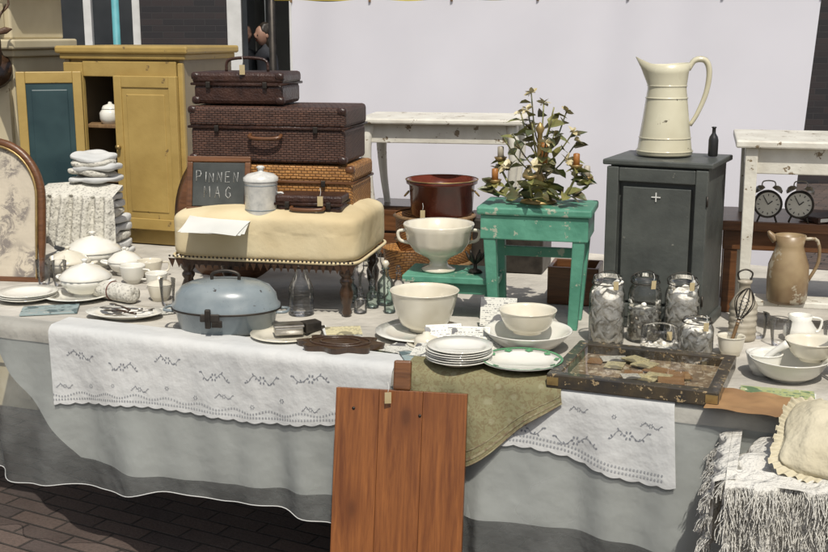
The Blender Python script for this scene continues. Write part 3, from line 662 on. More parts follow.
lathe("body",[(0,0),(.048,0),(.05,.004),(.05,.105),(.052,.108),(.048,.11),(0,.108)],'enwhite',EC); lathe("lid",[(.053,.108),(.053,.118),(.04,.128),(.015,.134),(.008,.136),(.009,.143),(.014,.148),(.008,.153),(0,.154)],'enwhite',EC)
for z in (.02,.095): lathe("band",[(.0503,z),(.0515,z+.001),(.0503,z+.003)],'enblue',EC)
handle("side_handle",[(.049,0,.07),(.066,0,.068),(.066,0,.035),(.049,0,.03)],.0035,'enwhite',EC)
PP=grp("paper_sheets",(-.585,3.42,SZ-.034),-10,9)
for i in range(3): grid("sheet_%d"%i,lambda u,v:(-.10+u*.19,-.08+v*.13,.012+.0015*i+.01*math.sin(u*3+i)*.4-.012*(1-v)**2),10,8,'paper',PP,rot=(0,0,i*7-7))
# roaster
RO=grp("enamel_roasting_pan",(-.545,3.25,Z0),-4)
lathe("body",[(0,0),(.125,0),(.138,.01),(.15,.065),(.155,.068),(.155,.072),(0,.07)],'enblue',RO,sy=.72,segs=64)
lathe("lid",[(.158,.066),(.158,.078),(.15,.085),(.146,.108),(.128,.13),(.10,.142),(.04,.148),(0,.149)],'enblue',RO,sy=.72,segs=64)
handle("lid_handle",[(-.04,0,.146),(-.036,0,.166),(0,0,.174),(.036,0,.166),(.04,0,.146)],.005,'iron',RO)
for s in(-1,1): handle("grip",[(s*.15,-.03,.06),(s*.178,-.022,.06),(s*.178,.022,.06),(s*.15,.03,.06)],.0045,'enblue',RO)
box("latch",(.055,.008,.022),(-.02,-.120,.062),'iron',RO,rot=(-8,0,0)); box("latch_hook",(.016,.014,.055),(-.025,-.122,.060),'iron',RO); box("latch_ring",(.03,.006,.02),(.0,-.121,.045),'iron',RO)
lathe("rim_line",[(.1585,.064),(.161,.067),(.1585,.07)],'iron',RO,sy=.72,segs=64)
# siphon & bottles
SI=grp("soda_siphon_bottle",(-.345,3.43,Z0)); lathe("glass",[(0,0),(.034,0),(.038,.006),(.038,.07),(.036,.09),(.02,.125),(.014,.14),(.014,.155)],'glass',SI,segs=28)
for z in(.02,.05,.08): lathe("ring",[(.0375,z-.002),(.0395,z),(.0375,z+.002)],'glass',SI,segs=28)
lathe("head",[(.013,.150),(.017,.152),(.017,.175),(.012,.18),(.012,.195),(0,.198)],'metal',SI,segs=16); sweep("spout",[(-.01,0,.17),(-.035,0,.178),(-.042,0,.155)],.005,'metal',SI,segs=8); sweep("lever",[(0,0,.196),(.03,0,.205),(.04,0,.19)],.004,'metal',SI,segs=8)
def bottle(loc,r,h,mat='glass',name="glass_bottle"):
    G=grp(name,loc); lathe("glass",[(0,0),(r*.92,0),(r,.005),(r,h*.55),(r*.85,h*.66),(r*.4,h*.78),(r*.36,h*.95),(r*.5,h*.96),(r*.5,h),(r*.3,h)],mat,G,segs=24)
    return G
for (x,y,r,h,m_) in((-.155,3.63,.024,.13,'glass'),(-.09,3.56,.026,.12,'glassg'),(-.20,3.60,.02,.075,'glassg'),(-.115,3.66,.022,.15,'glass'),(-.19,3.68,.018,.10,'glass'),(-.13,3.52,.02,.07,'glassg'),(-.05,3.63,.02,.09,'glass'),(-.165,3.45,.02,.06,'glass'),(-.075,3.45,.018,.08,'glassg')):
    G=bottle((x,y,Z0),r,h,m_); lathe("stopper",[(0,h-.004),(r*.28,h-.004),(r*.28,h+.004),(r*.5,h+.012),(r*.3,h+.022),(0,h+.024)],'china2' if h>.1 else 'glass',G,segs=14)
# ------------------------------------------------ centre
plate((.02,3.17,Z0),.13,'china')
BW=grp("footed_bowl",(.03,3.215,Z0+.008)); lathe("bowl",bowlprof(.098,.115,.045,.005,.42,.003),'china2',BW,segs=56)
GB=grp("butter_dish",(.035,3.05,Z0)); lathe("dish",plateprof(.055,.012),'china2',GB); lathe("lid",[(.035,.008),(.036,.02),(.03,.032),(.012,.038),(.01,.044),(0,.046)],'china2',GB,segs=24)
TS=grp("footed_tureen",(.075,3.43,.889)); lathe("bowl",[(0,0),(.05,0),(.052,.006),(.03,.016),(.026,.03),(.035,.04),(.075,.062),(.095,.09),(.1,.125),(.108,.142),(.106,.146),(.097,.142),(.092,.11),(.07,.07),(0,.05)],'china2',TS,rib=.012,ribn=16,ribz=(.06,.13),segs=64)
for s in(-1,1): handle("handle",[(s*.096,0,.125),(s*.122,0,.12),(s*.118,0,.095),(s*.09,0,.085)],.005,'china2',TS)
GS=grp("small_green_stool",(.125,3.43,.752),-12)
box("seat",(.29,.19,.02),(0,0,.125),'green',GS); box("apron",(.25,.15,.035),(0,0,.098),'green',GS)
for i,(x,y) in enumerate(((-.115,-.07),(.115,-.07),(.115,.07),(-.115,.07))): box("leg_%d"%i,(.024,.024,.083),(x,y,.0415),'green',GS)
FG=grp("metal_figurine",(.185,3.40,.889)); lathe("base",[(0,0),(.022,0),(.018,.008),(.006,.012),(.005,.03),(0,.032)],'iron',FG,segs=16)
for k in range(6): sweep("petal_%d"%k,[(0,0,.025),(.018*math.cos(k*1.05),.018*math.sin(k*1.05),.045),(.03*math.cos(k*1.05),.03*math.sin(k*1.05),.065)],[.003,.007,.002],'iron',FG,segs=6)
# red pot and baskets
RB=grp("round_wicker_basket",(.075,4.12,.752)); lathe("basket",[(0,0),(.125,0),(.14,.1),(.142,.19),(.147,.2),(.135,.2),(.13,.1),(0,.02)],'wicko',RB)
for k in range(3): lathe("hoop_%d"%k,[(.13+.006*k,.02+.085*k),(.142+.005*k,.028+.085*k),(.13+.006*k,.036+.085*k)],'lwood',RB)
BS=grp("small_wicker_basket",(-.02,4.0,.752)); lathe("basket",[(0,0),(.08,0),(.09,.1),(.094,.105),(.085,.1),(0,.01)],'wicko',BS)
RP=grp("red_enamel_planter",(.10,4.10,.955)); lathe("pot",[(0,0),(.105,0),(.11,.006),(.118,.11),(.128,.115),(.13,.128),(.122,.13),(.112,.1),(0,.02)],'red',RP)
for z in(.112,.127): lathe("gilt",[(.1285 if z>.12 else .1205,z),(.132 if z>.12 else .1225,z+.002),(.1285 if z>.12 else .121,z+.004)],'brass',RP)
for s in(-1,1): handle("ring",[(s*.118,-.015,.085),(s*.132,-.01,.07),(s*.132,.01,.07),(s*.118,.015,.085)],.003,'brass',RP)
tag((.03,3.975,.99),0,.03)
WC=grp("wooden_box",(.52,3.62,.752),-15)
for n,s,l in(("front",(.16,.012,.12),(0,-.07,.06)),("back",(.16,.012,.12),(0,.07,.06)),("left",(.012,.127,.12),(-.074,0,.06)),("right",(.012,.127,.12),(.074,0,.06)),("bottom",(.135,.127,.01),(0,0,.006))): box(n,s,l,'bwood',WC)
WD=grp("wooden_drawer_box",(-.02,4.42,.752),-14)
box("carcass",(.30,.2,.20),(0,0,.10),'dwood',WD)
for k in range(2): box("drawer_%d"%k,(.27,.014,.08),(0,-.105,.055+.09*k),'bwood',WD); sweep("knob_%d"%k,[(0,-.11,.055+.09*k),(0,-.125,.055+.09*k)],[.005,.009],'brass',WD,k=1)
WD2=grp("dark_tin_trunk",(.34,4.15,.752),-16)
box("body",(.30,.2,.15),(0,0,.075),'iron',WD2,bev=.008); box("lid",(.306,.206,.04),(0,0,.172),'iron',WD2,bev=.008); box("hasp",(.02,.006,.04),(0,-.105,.14),'brass',WD2)
# white side table
WT=grp("white_side_table",(.115,4.27,.752),-10)
box("top",(.60,.36,.02),(0,0,.535),'whitep',WT,bev=.006); box("apron_f",(.50,.016,.07),(0,-.135,.49),'whitep',WT); box("apron_b",(.50,.016,.07),(0,.135,.49),'whitep',WT)
for s in(-1,1): box("apron_s",(.016,.25,.07),(s*.255,0,.49),'whitep',WT)
for i,(x,y) in enumerate(((-1,-1),(1,-1),(1,1),(-1,1))):
    b=(x*.255,y*.135); sweep("leg_%d"%i,[(b[0],b[1],.525),(b[0]+x*.014,b[1]+y*.008,.44),(b[0]+x*.004,b[1],.3),(b[0]-x*.016,b[1]-y*.005,.15),(b[0]-x*.006,b[1],.05),(b[0]+x*.018,b[1]+y*.01,.008)],[.02,.021,.015,.011,.010,.016],'whitep',WT,segs=10)
# green stool
GT=grp("green_stool",(.365,3.335,.752),-14)
box("seat",(.33,.215,.024),(0,0,.345),'green',GT,bev=.006); box("seat_edge",(.31,.195,.07),(0,0,.297),'green',GT)
for i,(x,y) in enumerate(((-1,-1),(1,-1),(1,1),(-1,1))):
    box("leg_%d"%i,(.036,.034,.27),(x*.122,y*.07,.133),'green',GT,rot=(y*-3,x*3,0),taper=.8)
box("stretcher",(.225,.018,.03),(0,.068,.20),'green',GT)
# chandelier
CH=grp("floral_metal_candelabra",(.365,3.345,1.110))
lathe("foot",[(0,0),(.055,0),(.05,.008),(.02,.015),(.010,.03),(.012,.06),(.02,.07),(.008,.09),(.007,.2),(.014,.215),(.006,.23),(0,.235)],'brass',CH,segs=24)
lv={'leaf':([],[]),'leafd':([],[]),'petal':([],[])}
def leaf(p,d,L,Wd,m,curl=.25):
    vs,fs=lv[m]; d=Vector(d).normalized(); s=d.cross(Vector((0,0,1)))
    if s.length<.1: s=Vector((1,0,0))
    s.normalize(); s=(Matrix.Rotation(random.uniform(-.9,.9),3,d)@s); n=s.cross(d); p=Vector(p); i=len(vs)
    vs+= [p,p+d*L*.35+s*Wd*.5+n*L*.06,p+d*L*.35-n*L*.03,p+d*L*.35-s*Wd*.5+n*L*.06,p+d*L*.7+s*Wd*.35-n*L*curl*.3,p+d*L*.7-n*L*curl*.5,p+d*L*.7-s*Wd*.35-n*L*curl*.3,p+d*L-n*L*curl]
    fs+= [(i,i+1,i+2),(i,i+2,i+3),(i+1,i+4,i+5,i+2),(i+2,i+5,i+6,i+3),(i+4,i+7,i+5),(i+5,i+7,i+6)]
def flower(p,up,r):
    up=Vector(up).normalized(); s=up.orthogonal().normalized(); t=up.cross(s)
    for k in range(6):
        d=s*math.cos(k*1.047)+t*math.sin(k*1.047)+up*.45; leaf(p,d,r,r*.7,'petal',.2)
for k in range(6):
    a=k*math.pi/3+.25; ca,sa=math.cos(a),math.sin(a); rr=.135 if k%2 else .15; zt=.04+.025*(k%3)
    pts=[(0,0,.06),(ca*.04,sa*.04,.03),(ca*.09,sa*.09,.02),(ca*rr,sa*rr,zt),(ca*rr,sa*rr,zt+.02)]
    sweep("arm_%d"%k,pts,.0035,'leaf',CH,segs=6); P_=smoothpts(pts,4)
    lathe("cup_%d"%k,[(0,zt+.018),(.014,zt+.022),(.02,zt+.032),(.018,zt+.032),(0,zt+.024)],'brass',CH,loc=(ca*rr,sa*rr,0),segs=14)
    if k not in(1,4): lathe("candle_%d"%k,[(0,zt+.025),(.0095,zt+.025),(.0095,zt+.062),(.006,zt+.064),(0,zt+.064)],'candle' if k%2 else 'stone',CH,loc=(ca*rr,sa*rr,0),segs=12)
    for p in P_[3::2]:
        for q in range(2):
            leaf(p,(random.uniform(-1,1),random.uniform(-1,1),random.uniform(-.3,.9)),random.uniform(.040,.062),.034,random.choice(['leaf','leafd','leaf']))
    for q in range(4):
        b=q*1.57; leaf((ca*rr,sa*rr,zt+.02),(math.cos(b),math.sin(b),-.1),.032,.022,'leaf')
    flower((ca*rr*.75,sa*rr*.75,.07+.012*k),(ca,sa,1),.030)
for k in range(15):
    a=k*2.4; ca,sa=math.cos(a),math.sin(a); t=k/14; z=.10+.10*t; R1=(.125-.08*t)*random.uniform(.7,1.15); zt=.14+.13*t+random.uniform(0,.05)
    pts=[(0,0,z-.04),(ca*R1*.55,sa*R1*.55,z+.01),(ca*R1,sa*R1,zt)]
    sweep("stem_%d"%k,pts,.0022,'leaf' if k%2 else 'leafd',CH,segs=5); P_=smoothpts(pts,4)
    for p in P_[3::2]:
        leaf(p,(ca+random.uniform(-1,1),sa+random.uniform(-1,1),random.uniform(-.4,1)),random.uniform(.040,.062),.034,random.choice(['leaf','leafd','leaf']))
    if k%3!=1: flower((ca*R1,sa*R1,zt),(ca,sa,1.2),.024)
lathe("candle_mid",[(0,.12),(.010,.12),(.010,.18),(.006,.182),(0,.182)],'candle',CH,loc=(.01,-.04,0),segs=12)
for m_,(vs,fs) in lv.items(): mk("foliage_"+m_,vs,fs,m_,CH,False)
# ------------------------------------------------ grey cabinet
GC=grp("grey_wall_cabinet",(.555,3.305,.752),-26)
w,d,h=.295,.26,.485
box("body",(w-.012,d-.02,h-.02),(w/2,d/2+.01,h/2),'grey',GC); box("top",(w+.02,d+.02,.016),(w/2,d/2,h-.002),'grey',GC,bev=.004); box("base",(w+.006,d+.006,.03),(w/2,d/2,.015),'grey',GC)
box("stile_l",(.035,.018,h-.045),(.020,.002,h/2+.008),'grey',GC); box("stile_r",(.035,.018,h-.045),(w-.020,.002,h/2+.008),'grey',GC)
box("rail_t",(w-.076,.016,.04),(w/2,.002,h-.036),'grey',GC); box("rail_b",(w-.076,.016,.04),(w/2,.002,.052),'grey',GC)
box("panel",(w-.10,.008,h-.15),(w/2,.004,h/2+.004),'grey',GC,bev=.003)
box("escutcheon_v",(.003,.002,.026),(w/2+.0,-.002,h*.80),'paper',GC,bev=0); box("escutcheon_h",(.026,.002,.003),(w/2+.0,-.0025,h*.80),'paper',GC,bev=0)
for z in(.1,h-.1): sweep("hinge",[(w-.002,-.008,z-.015),(w-.002,-.008,z+.015)],.003,'iron',GC,k=1)
# pitcher
PI=grp("enamel_pitcher",(.735,3.38,1.247),-5)
prof=[(0,0),(.078,0),(.081,.004),(.081,.012),(.078,.02),(.073,.06),(.066,.11),(.060,.16),(.056,.19),(.056,.2),(.060,.235),(.066,.26)]
prof=prof+[(.063,.26),(.056,.232),(.052,.2),(.068,.06),(0,.02)]
vs=[];fs=[];sg=48
for i,(r,z) in enumerate(prof):
    for j in range(sg):
        a=2*math.pi*j/sg; x=r*math.cos(a); y=r*math.sin(a); zz=z
        if z>.2:
            f=(z-.2)/.06; q=max(0,-math.cos(a))**6; x-=.028*f*q; zz+=.022*f*q+.006*f*max(0,math.cos(a))
            y*=1-.15*f*q
        vs.append((x,y,zz))
for i in range(len(prof)-1):
    for j in range(sg): k=(j+1)%sg; fs.append((i*sg+j,i*sg+k,(i+1)*sg+k,(i+1)*sg+j))
mk("body",vs,fs,'pitch',PI)
for z,r in((.012,.0815),(.2,.0565),(.165,.0602),(.05,.0745)): lathe("ring",[(r-.001,z-.003),(r+.002,z),(r-.001,z+.003)],'pitch',PI)
handle("handle",[(.058,0,.245),(.075,0,.272),(.105,0,.272),(.118,0,.24),(.112,0,.18),(.09,0,.12),(.07,0,.085)],[.007,.009,.009,.008,.007,.006],'pitch',PI,flat=1.2)
BB=bottle((.865,3.33,1.247),.014,.085,'blackp',"small_black_bottle")
# ------------------------------------------------ jars
def jar(loc,r,h,fill,lid=False,name="glass_jar",fh=.75,neck=True):
    G=grp(name,loc,random.uniform(-20,20))
    if neck: pr=[(0,0),(r*.92,0),(r,.006),(r,h*.72),(r*.93,h*.8),(r*.8,h*.86),(r*.8,h*.9),(r*.86,h*.91),(r*.86,h*.935),(r*.8,h*.94),(r*.8,h),(r*.74,h)]
    else: pr=[(0,0),(r*.92,0),(r,.006),(r,h*.9),(r*.96,h),(r*.92,h)]
    lathe("glass",pr,'glass',G,segs=36)
    if neck: sweep("wire",[(r*.88*math.cos(t),r*.88*math.sin(t),h*.9) for t in [i*.2618 for i in range(24)]],.0014,'iron',G,k=1,closed=True,segs=5)
    if neck: sweep("bail",[(-r*.86,0,h*.9),(-r*.9,0,h*1.0),(-r*.3,0,h*1.07),(r*.4,0,h*1.06),(r*.86,0,h*.9)],.0012,'iron',G,segs=5)
    if fill=='rolls':
        # crumpled lace ribbons packed in the jar
        n=int(26*(h/.19))
        for i in range(n):
            a=i*2.4; z=.014+(h*fh-.02)*i/n; pts=[]
            for q in range(7):
                aa=a+q*.34; rq=r*(.80+.08*math.sin(q*2.3+i)); pts.append((rq*math.cos(aa),rq*math.sin(aa),z+.010*math.sin(q*1.4+i*1.7)+.004*q*(1 if i%2 else -1)))
            pts=[(x,y,max(.009,zz_)) for x,y,zz_ in pts]
            sweep("lace_ribbon_%d"%i,pts,[.004,.008,.007,.009,.006,.008,.004],'rolls',G,k=3,segs=7,flat=.45)
        lathe("contents",[(0,.01),(r*.78,.01),(r*.80,h*fh*.9),(r*.5,h*fh),(0,h*fh*.97)],'rolls',G,segs=24,wob=.004)
    elif fill:
        lathe("contents",[(0,.008),(r*.86,.008),(r*.88,h*fh*.9),(r*.6,h*fh),(0,h*fh)],'pebbles',G,segs=24,wob=.003)
        for i in range(46):
            a=i*2.4; rr=r*.86; z=.012+(h*fh-.01)*i/46
            soft("button_%d"%i,(.014,.014,.008),(rr*math.cos(a),rr*math.sin(a),z),random.choice(['pebbles','stone','china2','metal','china']),G,e=3,n=3,rot=(random.uniform(-60,60),random.uniform(-60,60),0))
    tag((loc[0]+r*.3,loc[1]-r*.95,loc[2]+h*.97),random.uniform(-15,15),.024)
    return G
jar((.535,3.10,Z0),.049,.19,'rolls',fh=.85); jar((.645,3.13,Z0),.046,.185,'buttons',fh=.5); jar((.75,3.13,Z0),.048,.18,'rolls',fh=.8); jar((.758,2.985,Z0),.045,.10,'rolls',fh=.8); jar((.655,2.965,Z0),.05,.082,'buttons',neck=False,name="glass_jar",fh=.3)
# ------------------------------------------------ glass-topped case
GCS=grp("glass_topped_display_case",(.575,2.765,Z0),-22)
w,d,h=.41,.335,.036
box("bottom",(w-.01,d-.01,.008),(0,0,.006),'casein',GCS)
for n,s,l in(("rail_f",(w,.03,h),(0,-d/2+.015,h/2)),("rail_b",(w,.03,h),(0,d/2-.015,h/2)),("rail_l",(.03,d-.061,h-.001),(-w/2+.015,0,h/2)),("rail_r",(.03,d-.061,h-.001),(w/2-.015,0,h/2))): box(n,s,l,'blackc',GCS,bev=.003)
grid("pane",lambda u,v:(-(w-.062)/2+(w-.062)*u,-(d-.062)/2+(d-.062)*v,h-.004),1,1,'glassc',GCS)
for i in range(14): box("specimen_%d"%i,(random.uniform(.03,.07),random.uniform(.03,.06),.004),(random.uniform(-.14,.14),random.uniform(-.10,.10),.013+.0007*i),random.choice(['print1','print3','kraft','print3','tag']),GCS,rot=(0,0,random.uniform(-40,40)),bev=.001)
for s in(-1,1): box("corner_iron",(.028,.002,.02),(s*(w/2-.016),-d/2-.0015,h/2),'brass',GCS,bev=0)
# bowls in centre right
B1=grp("mixing_bowl",(.31,3.03,Z0)); lathe("bowl",bowlprof(.118,.055,.05,.004,.5,.003),'china',B1,segs=56)
B2=grp("mixing_bowl",(.31,3.045,Z0+.045)); lathe("bowl",bowlprof(.078,.062,.04,.004,.4,.002),'china2',B2,segs=48)
plate((.115,2.84,.768),.085,n=6)
GPL=plate((.275,2.815,.768),.105,rim='greenrim')
for k in range(10):
    a=k*.628
    mk("sprig_%d"%k,[(.088*math.cos(a-.14),.088*math.sin(a-.14),.0178),(.08*math.cos(a),.08*math.sin(a),.0158),(.088*math.cos(a+.14),.088*math.sin(a+.14),.0178),(.096*math.cos(a),.096*math.sin(a),.0195)],[(0,1,2,3)],'greenrim',GPL,False)
# cards
def card(name,loc,s,rz,rx,mat,n=1):
    G=grp(name,loc,rz,rx)
    for i in range(n): box("card_%d"%i,(s[0],s[1],.0016),(.003*math.sin(i*5),.003*math.cos(i*3),.001+.0022*i),mat if i==n-1 else 'paper',G,bev=0,rot=(0,0,3*math.sin(i*7)))
    return G
card("printed_sign_card",(.245,3.245,.80),(.105,.085),-10,68,'print1')
for i,(x,y,rz,m_,z,rx) in enumerate(((.155,3.03,-10,'print1',.02,45),(.09,2.985,14,'print3',.003,20),(.19,2.965,30,'print1',.012,30),(.05,2.94,-20,'print1',.01,12),(.135,2.935,-8,'print3',.02,40),(.085,3.05,10,'print1',.02,50))): card("printed_card",(x,y,Z0+.01+z),(.10,.07),rz,rx,m_,2)
card("card_stack",(-.20,3.12,Z0),(.10,.07),8,4,'print3',14); card("card_stack",(-.165,3.06,Z0),(.09,.06),-20,3,'print3',6)
card("postcards",(-.07,2.955,Z0),(.15,.10),-25,0,'print2',2); card("postcards",(.03,2.93,Z0+.009),(.12,.09),10,2,'mag',2); card("newspaper",(-.005,2.99,Z0+.006),(.15,.09),-35,0,'print1',2)
card("magazine",(.86,2.60,Z0),(.17,.12),-20,0,'print2',3); card("magazine",(-.30,3.22,Z0),(.1,.07),12,8,'metal',2); card("postcards",(-.76,3.47,Z0),(.12,.08),30,0,'print1',2)
TK=grp("metal_tins",(-.335,3.15,Z0+.014),12); box("tin_a",(.08,.05,.022),(-.02,0,.012),'metal',TK); box("tin_b",(.05,.04,.03),(.045,.01,.016),'iron',TK,rot=(0,0,20)); box("tin_lid",(.085,.055,.006),(-.02,0,.026),'metal',TK)
DW=grp("carved_wooden_trivet",(-.20,3.02,Z0+.0135),-10)
vs=[(0,0,.012)];fs=[];n=96
for i in range(n):
    a=i*2*math.pi/n; r=1+.13*math.cos(a*8); vs.append((.11*r*math.cos(a),.07*r*math.sin(a),.012))
for i in range(n):
    a=i*2*math.pi/n; r=1+.13*math.cos(a*8); vs.append((.105*r*math.cos(a),.066*r*math.sin(a),-.004))
for i in range(n): k=(i+1)%n; fs.append((0,1+i,1+k)); fs.append((1+i,1+n+i,1+n+k,1+k))
mk("plate",vs,fs,'dwood',DW,False)
for rr in(.5,.75): sweep("carving",[(.11*rr*math.cos(t),.07*rr*math.sin(t),.013) for t in [i*.2618 for i in range(24)]],.003,'dwood',DW,k=1,closed=True,segs=6)
KP=grp("brown_wrapping_paper",(.83,2.52,Z0+.002),-24)
grid("paper",lambda u,v:(-.15+u*.32,-.075+v*.16,.004+.012*abs(noise.noise(Vector((u*4,v*4,5))))+.02*max(0,u-.8)),30,20,'kraft',KP)
# right items
R1_=grp("mixing_bowl",(.935,2.76,Z0)); lathe("bowl",bowlprof(.095,.055,.045,.004,.45,.003),'china',R1_,segs=48)
R2_=grp("mixing_bowl",(1.0,2.79,Z0+.04)); lathe("bowl",bowlprof(.065,.05,.03,.004,.45,.002),'china2',R2_,segs=40)
MO=grp("mortar_and_pestle",(.885,2.80,Z0)); lathe("mortar",bowlprof(.045,.055,.028,.006,.5,.002),'china',MO,segs=32); sweep("pestle",[(0,0,.03),(.02,-.01,.06),(.05,-.02,.085)],[.014,.009,.008,.011],'china',MO,segs=10)
WK=grp("pot_with_whisk",(.85,2.98,Z0)); lathe("pot",bowlprof(.036,.05,.026,.003,.5,.002),'china2',WK,segs=32)
W_=grp("whisk",(0,0,.03),-20,0,14); W_.parent=WK
sweep("stem",[(0,0,0),(0,0,.07)],.005,'lwood',W_,segs=8)
for k in range(5):
    a=k*math.pi/5; ca,sa=math.cos(a),math.sin(a); sweep("wire_%d"%k,[(0,0,.065),(ca*.02,sa*.02,.10),(ca*.024,sa*.024,.13),(0,0,.16),(-ca*.024,-sa*.024,.13),(-ca*.02,-sa*.02,.10),(0,0,.065)],.0012,'iron',W_,segs=5)
sweep("spring",[(.012*math.cos(i*.8),.012*math.sin(i*.8),.06+i*.0012) for i in range(60)],.001,'metal',W_,k=1,segs=5)
SB=grp("ribbed_stoneware_bottle",(.925,3.14,Z0)); lathe("bottle",[(0,0),(.036,0)]+[(.038+.0015*math.sin(i*1.57),.004+i*.0045) for i in range(22)]+[(.03,.115),(.022,.13),(.016,.14),(.016,.16),(.02,.163),(.02,.17),(0,.17)],'stone',SB,segs=30)
handle("loop",[(-.015,0,.168),(-.02,0,.19),(0,0,.2),(.02,0,.19),(.015,0,.168)],.0025,'iron',SB)
# brown stand + white side table on right
BR=grp("brown_wooden_stand",(1.20,3.52,.752),-14)
box("top",(.52,.30,.03),(0,0,.275),'bwood',BR); box("apron",(.47,.25,.06),(0,0,.228),'bwood',BR)
for i,(x,y) in enumerate(((-1,-1),(1,-1),(1,1),(-1,1))): box("leg_%d"%i,(.04,.04,.2),(x*.21,y*.1,.099),'bwood',BR)
WR=grp("white_shelf_table",(1.295,3.39,.752),-14)
box("top",(.68,.40,.022),(0,0,.535),'whitep',WR,bev=.005); box("apron",(.60,.018,.075),(0,-.162,.486),'whitep',WR); box("apron_side",(.018,.30,.075),(-.295,0,.486),'whitep',WR)
for i,(x,y) in enumerate(((-1,-1),(1,-1),(1,1),(-1,1))): box("leg_%d"%i,(.036,.036,.524),(x*.295,y*.165,.262),'whitep',WR,taper=.8)
box("shelf",(.56,.09,.018),(0,-.155,.075),'whitep',WR)
def clock(loc,rz):
    G=grp("twin_bell_alarm_clock",loc,rz)
    lathe("case",[(0,-.015),(.034,-.015),(.041,-.010),(.042,.010),(.040,.015),(.037,.016),(.035,.011)],'iron',G,rot=(90,0,0),loc=(0,0,.055),segs=32)
    lathe("face",[(.036,0),(0,0)],'dial',G,rot=(90,0,0),loc=(0,-.0115,.055),segs=32)
    for k in range(12):
        a=k*.5236; box("mark_%d"%k,(.0022,.001,.006),(.028*math.sin(a),-.0125,.055+.028*math.cos(a)),'blackp',G,bev=0,rot=(0,math.degrees(a),0))
    box("hour",(.003,.001,.016),(.006,-.0135,.060),'blackp',G,bev=0,rot=(0,50,0)); box("minute",(.0022,.001,.025),(-.006,-.0138,.065),'blackp',G,bev=0,rot=(0,-30,0))
    for s in(-1,1):
        lathe("bell",[(.017,0),(.015,.008),(.006,.014),(0,.015)],'metal',G,loc=(s*.024,0,.095),rot=(0,s*32,0),segs=18); sweep("foot",[(s*.02,0,.022),(s*.028,-.002,0)],.003,'iron',G,k=1)
    handle("handle",[(-.02,0,.105),(-.015,0,.122),(.015,0,.122),(.02,0,.105)],.002,'metal',G)
clock((1.055,3.40,1.043),-12); clock((1.145,3.385,1.043),-20)
BK=grp("leather_book",(1.24,3.42,1.043),20); box("cover",(.13,.09,.018),(0,0,.01),'leather',BK); box("pages",(.125,.086,.012),(.004,-.003,.01),'paper',BK)
JG=grp("rusty_enamel_jug",(1.075,3.235,.837),-8)
lathe("body",[(0,0),(.05,0),(.056,.01),(.058,.07),(.056,.11),(.042,.15),(.038,.165),(.044,.195),(.041,.195),(.034,.165),(.05,.1),(0,.01)],'rust',JG,segs=40)
handle("handle",[(.038,0,.185),(.075,0,.18),(.082,0,.12),(.055,0,.06)],.005,'rust',JG); sweep("spout",[(-.04,0,.18),(-.055,0,.195),(-.062,0,.205)],[.013,.009,.004],'rust',JG)
WJ=grp("white_milk_jug",(1.08,3.12,Z0)); lathe("body",[(0,0),(.035,0),(.045,.02),(.044,.04),(.03,.06),(.034,.075),(.03,.075),(.026,.06),(0,.02)],'china',WJ,segs=30); handle("handle",[(.03,0,.068),(.06,0,.06),(.055,0,.03),(.042,0,.025)],.004,'china',WJ)
for i,(x,y) in enumerate(((1.01,3.07),(1.15,3.05),(.975,3.16))): tumbler((x,y,Z0),.03,.07)
VS=grp("dark_candle_lantern",(1.075,2.70,Z0)); box("frame_b",(.07,.07,.015),(0,0,.008),'iron',VS); box("frame_t",(.07,.07,.015),(0,0,.2),'iron',VS)
for x in(-1,1):
    for y in(-1,1): box("post",(.007,.007,.18),(x*.03,y*.03,.105),'iron',VS)
lathe("cap",[(.045,.208),(.02,.235),(.006,.24),(0,.25)],'iron',VS,segs=4); lathe("candle",[(0,.016),(.02,.016),(.02,.1),(0,.1)],'china2',VS,segs=20)
# ------------------------------------------------ pine panel leaning
PN=grp("pine_board",(-.058,2.615,.004),-10,-12.5)
WN,HN=.335,.73
for i in range(3): box("plank_%d"%i,(WN/3-.0006,.02,HN),(-WN/3+i*WN/3,0,HN/2),'pine',PN,bev=.001)
box("batten_t",(WN-.03,.018,.05),(0,.0195,HN-.08),'pine',PN); box("batten_b",(WN-.03,.018,.05),(0,.0195,.08),'pine',PN)
box("hanging_lug",(.045,.018,.075),(.0,.002,HN+.038),'bwood',PN,bev=.006)
tag((-.065,2.745,.72),0,.03)
sweep("nail",[(.05,-.012,HN-.06),(.05,-.008,HN-.06)],.004,'iron',PN,k=1); sweep("nail_2",[(-.12,-.012,HN-.05),(-.12,-.008,HN-.05)],.004,'iron',PN,k=1)
# ------------------------------------------------ chair with blanket
CHR=grp("white_wooden_chair",(.97,2.30,0),-18)
box("seat",(.50,.34,.03),(0,0,.585),'whitep',CHR)
for i,(x,y) in enumerate(((-1,-1),(1,-1),(1,1),(-1,1))): box("leg_%d"%i,(.04,.04,.57),(x*.225,y*.145,.285),'whitep',CHR,taper=.75)
box("rail_f",(.41,.016,.05),(0,-.145,.54),'whitep',CHR); box("rail_l",(.016,.25,.05),(-.225,0,.54),'whitep',CHR); box("stretcher",(.41,.02,.03),(0,-.145,.22),'whitep',CHR)
BL=grp("fringed_knit_blanket",(.97,2.30,.602),-18)
soft("fold_low",(.60,.36,.055),(0,0,.028),'knit',BL,e=5,amp=.010,fr=12,n=20); soft("fold_top",(.56,.34,.05),(.02,0,.075),'knit',BL,e=5,amp=.016,fr=12,n=24,seed=4)
def bf(u,v):
    x=-.29+u*.56; s=v*.30
    if s<.05: y=-.12-s*1.3; z=.105-s*.25
    else: y=-.185-.012*math.sin(u*18)-.01*math.sin(u*41+2); z=.0925-(s-.05)*(1+.2*math.sin(u*5))
    return (x,y-.010*noise.noise(Vector((u*14,v*14,3))),z+.008*noise.noise(Vector((u*9,v*9,1))))
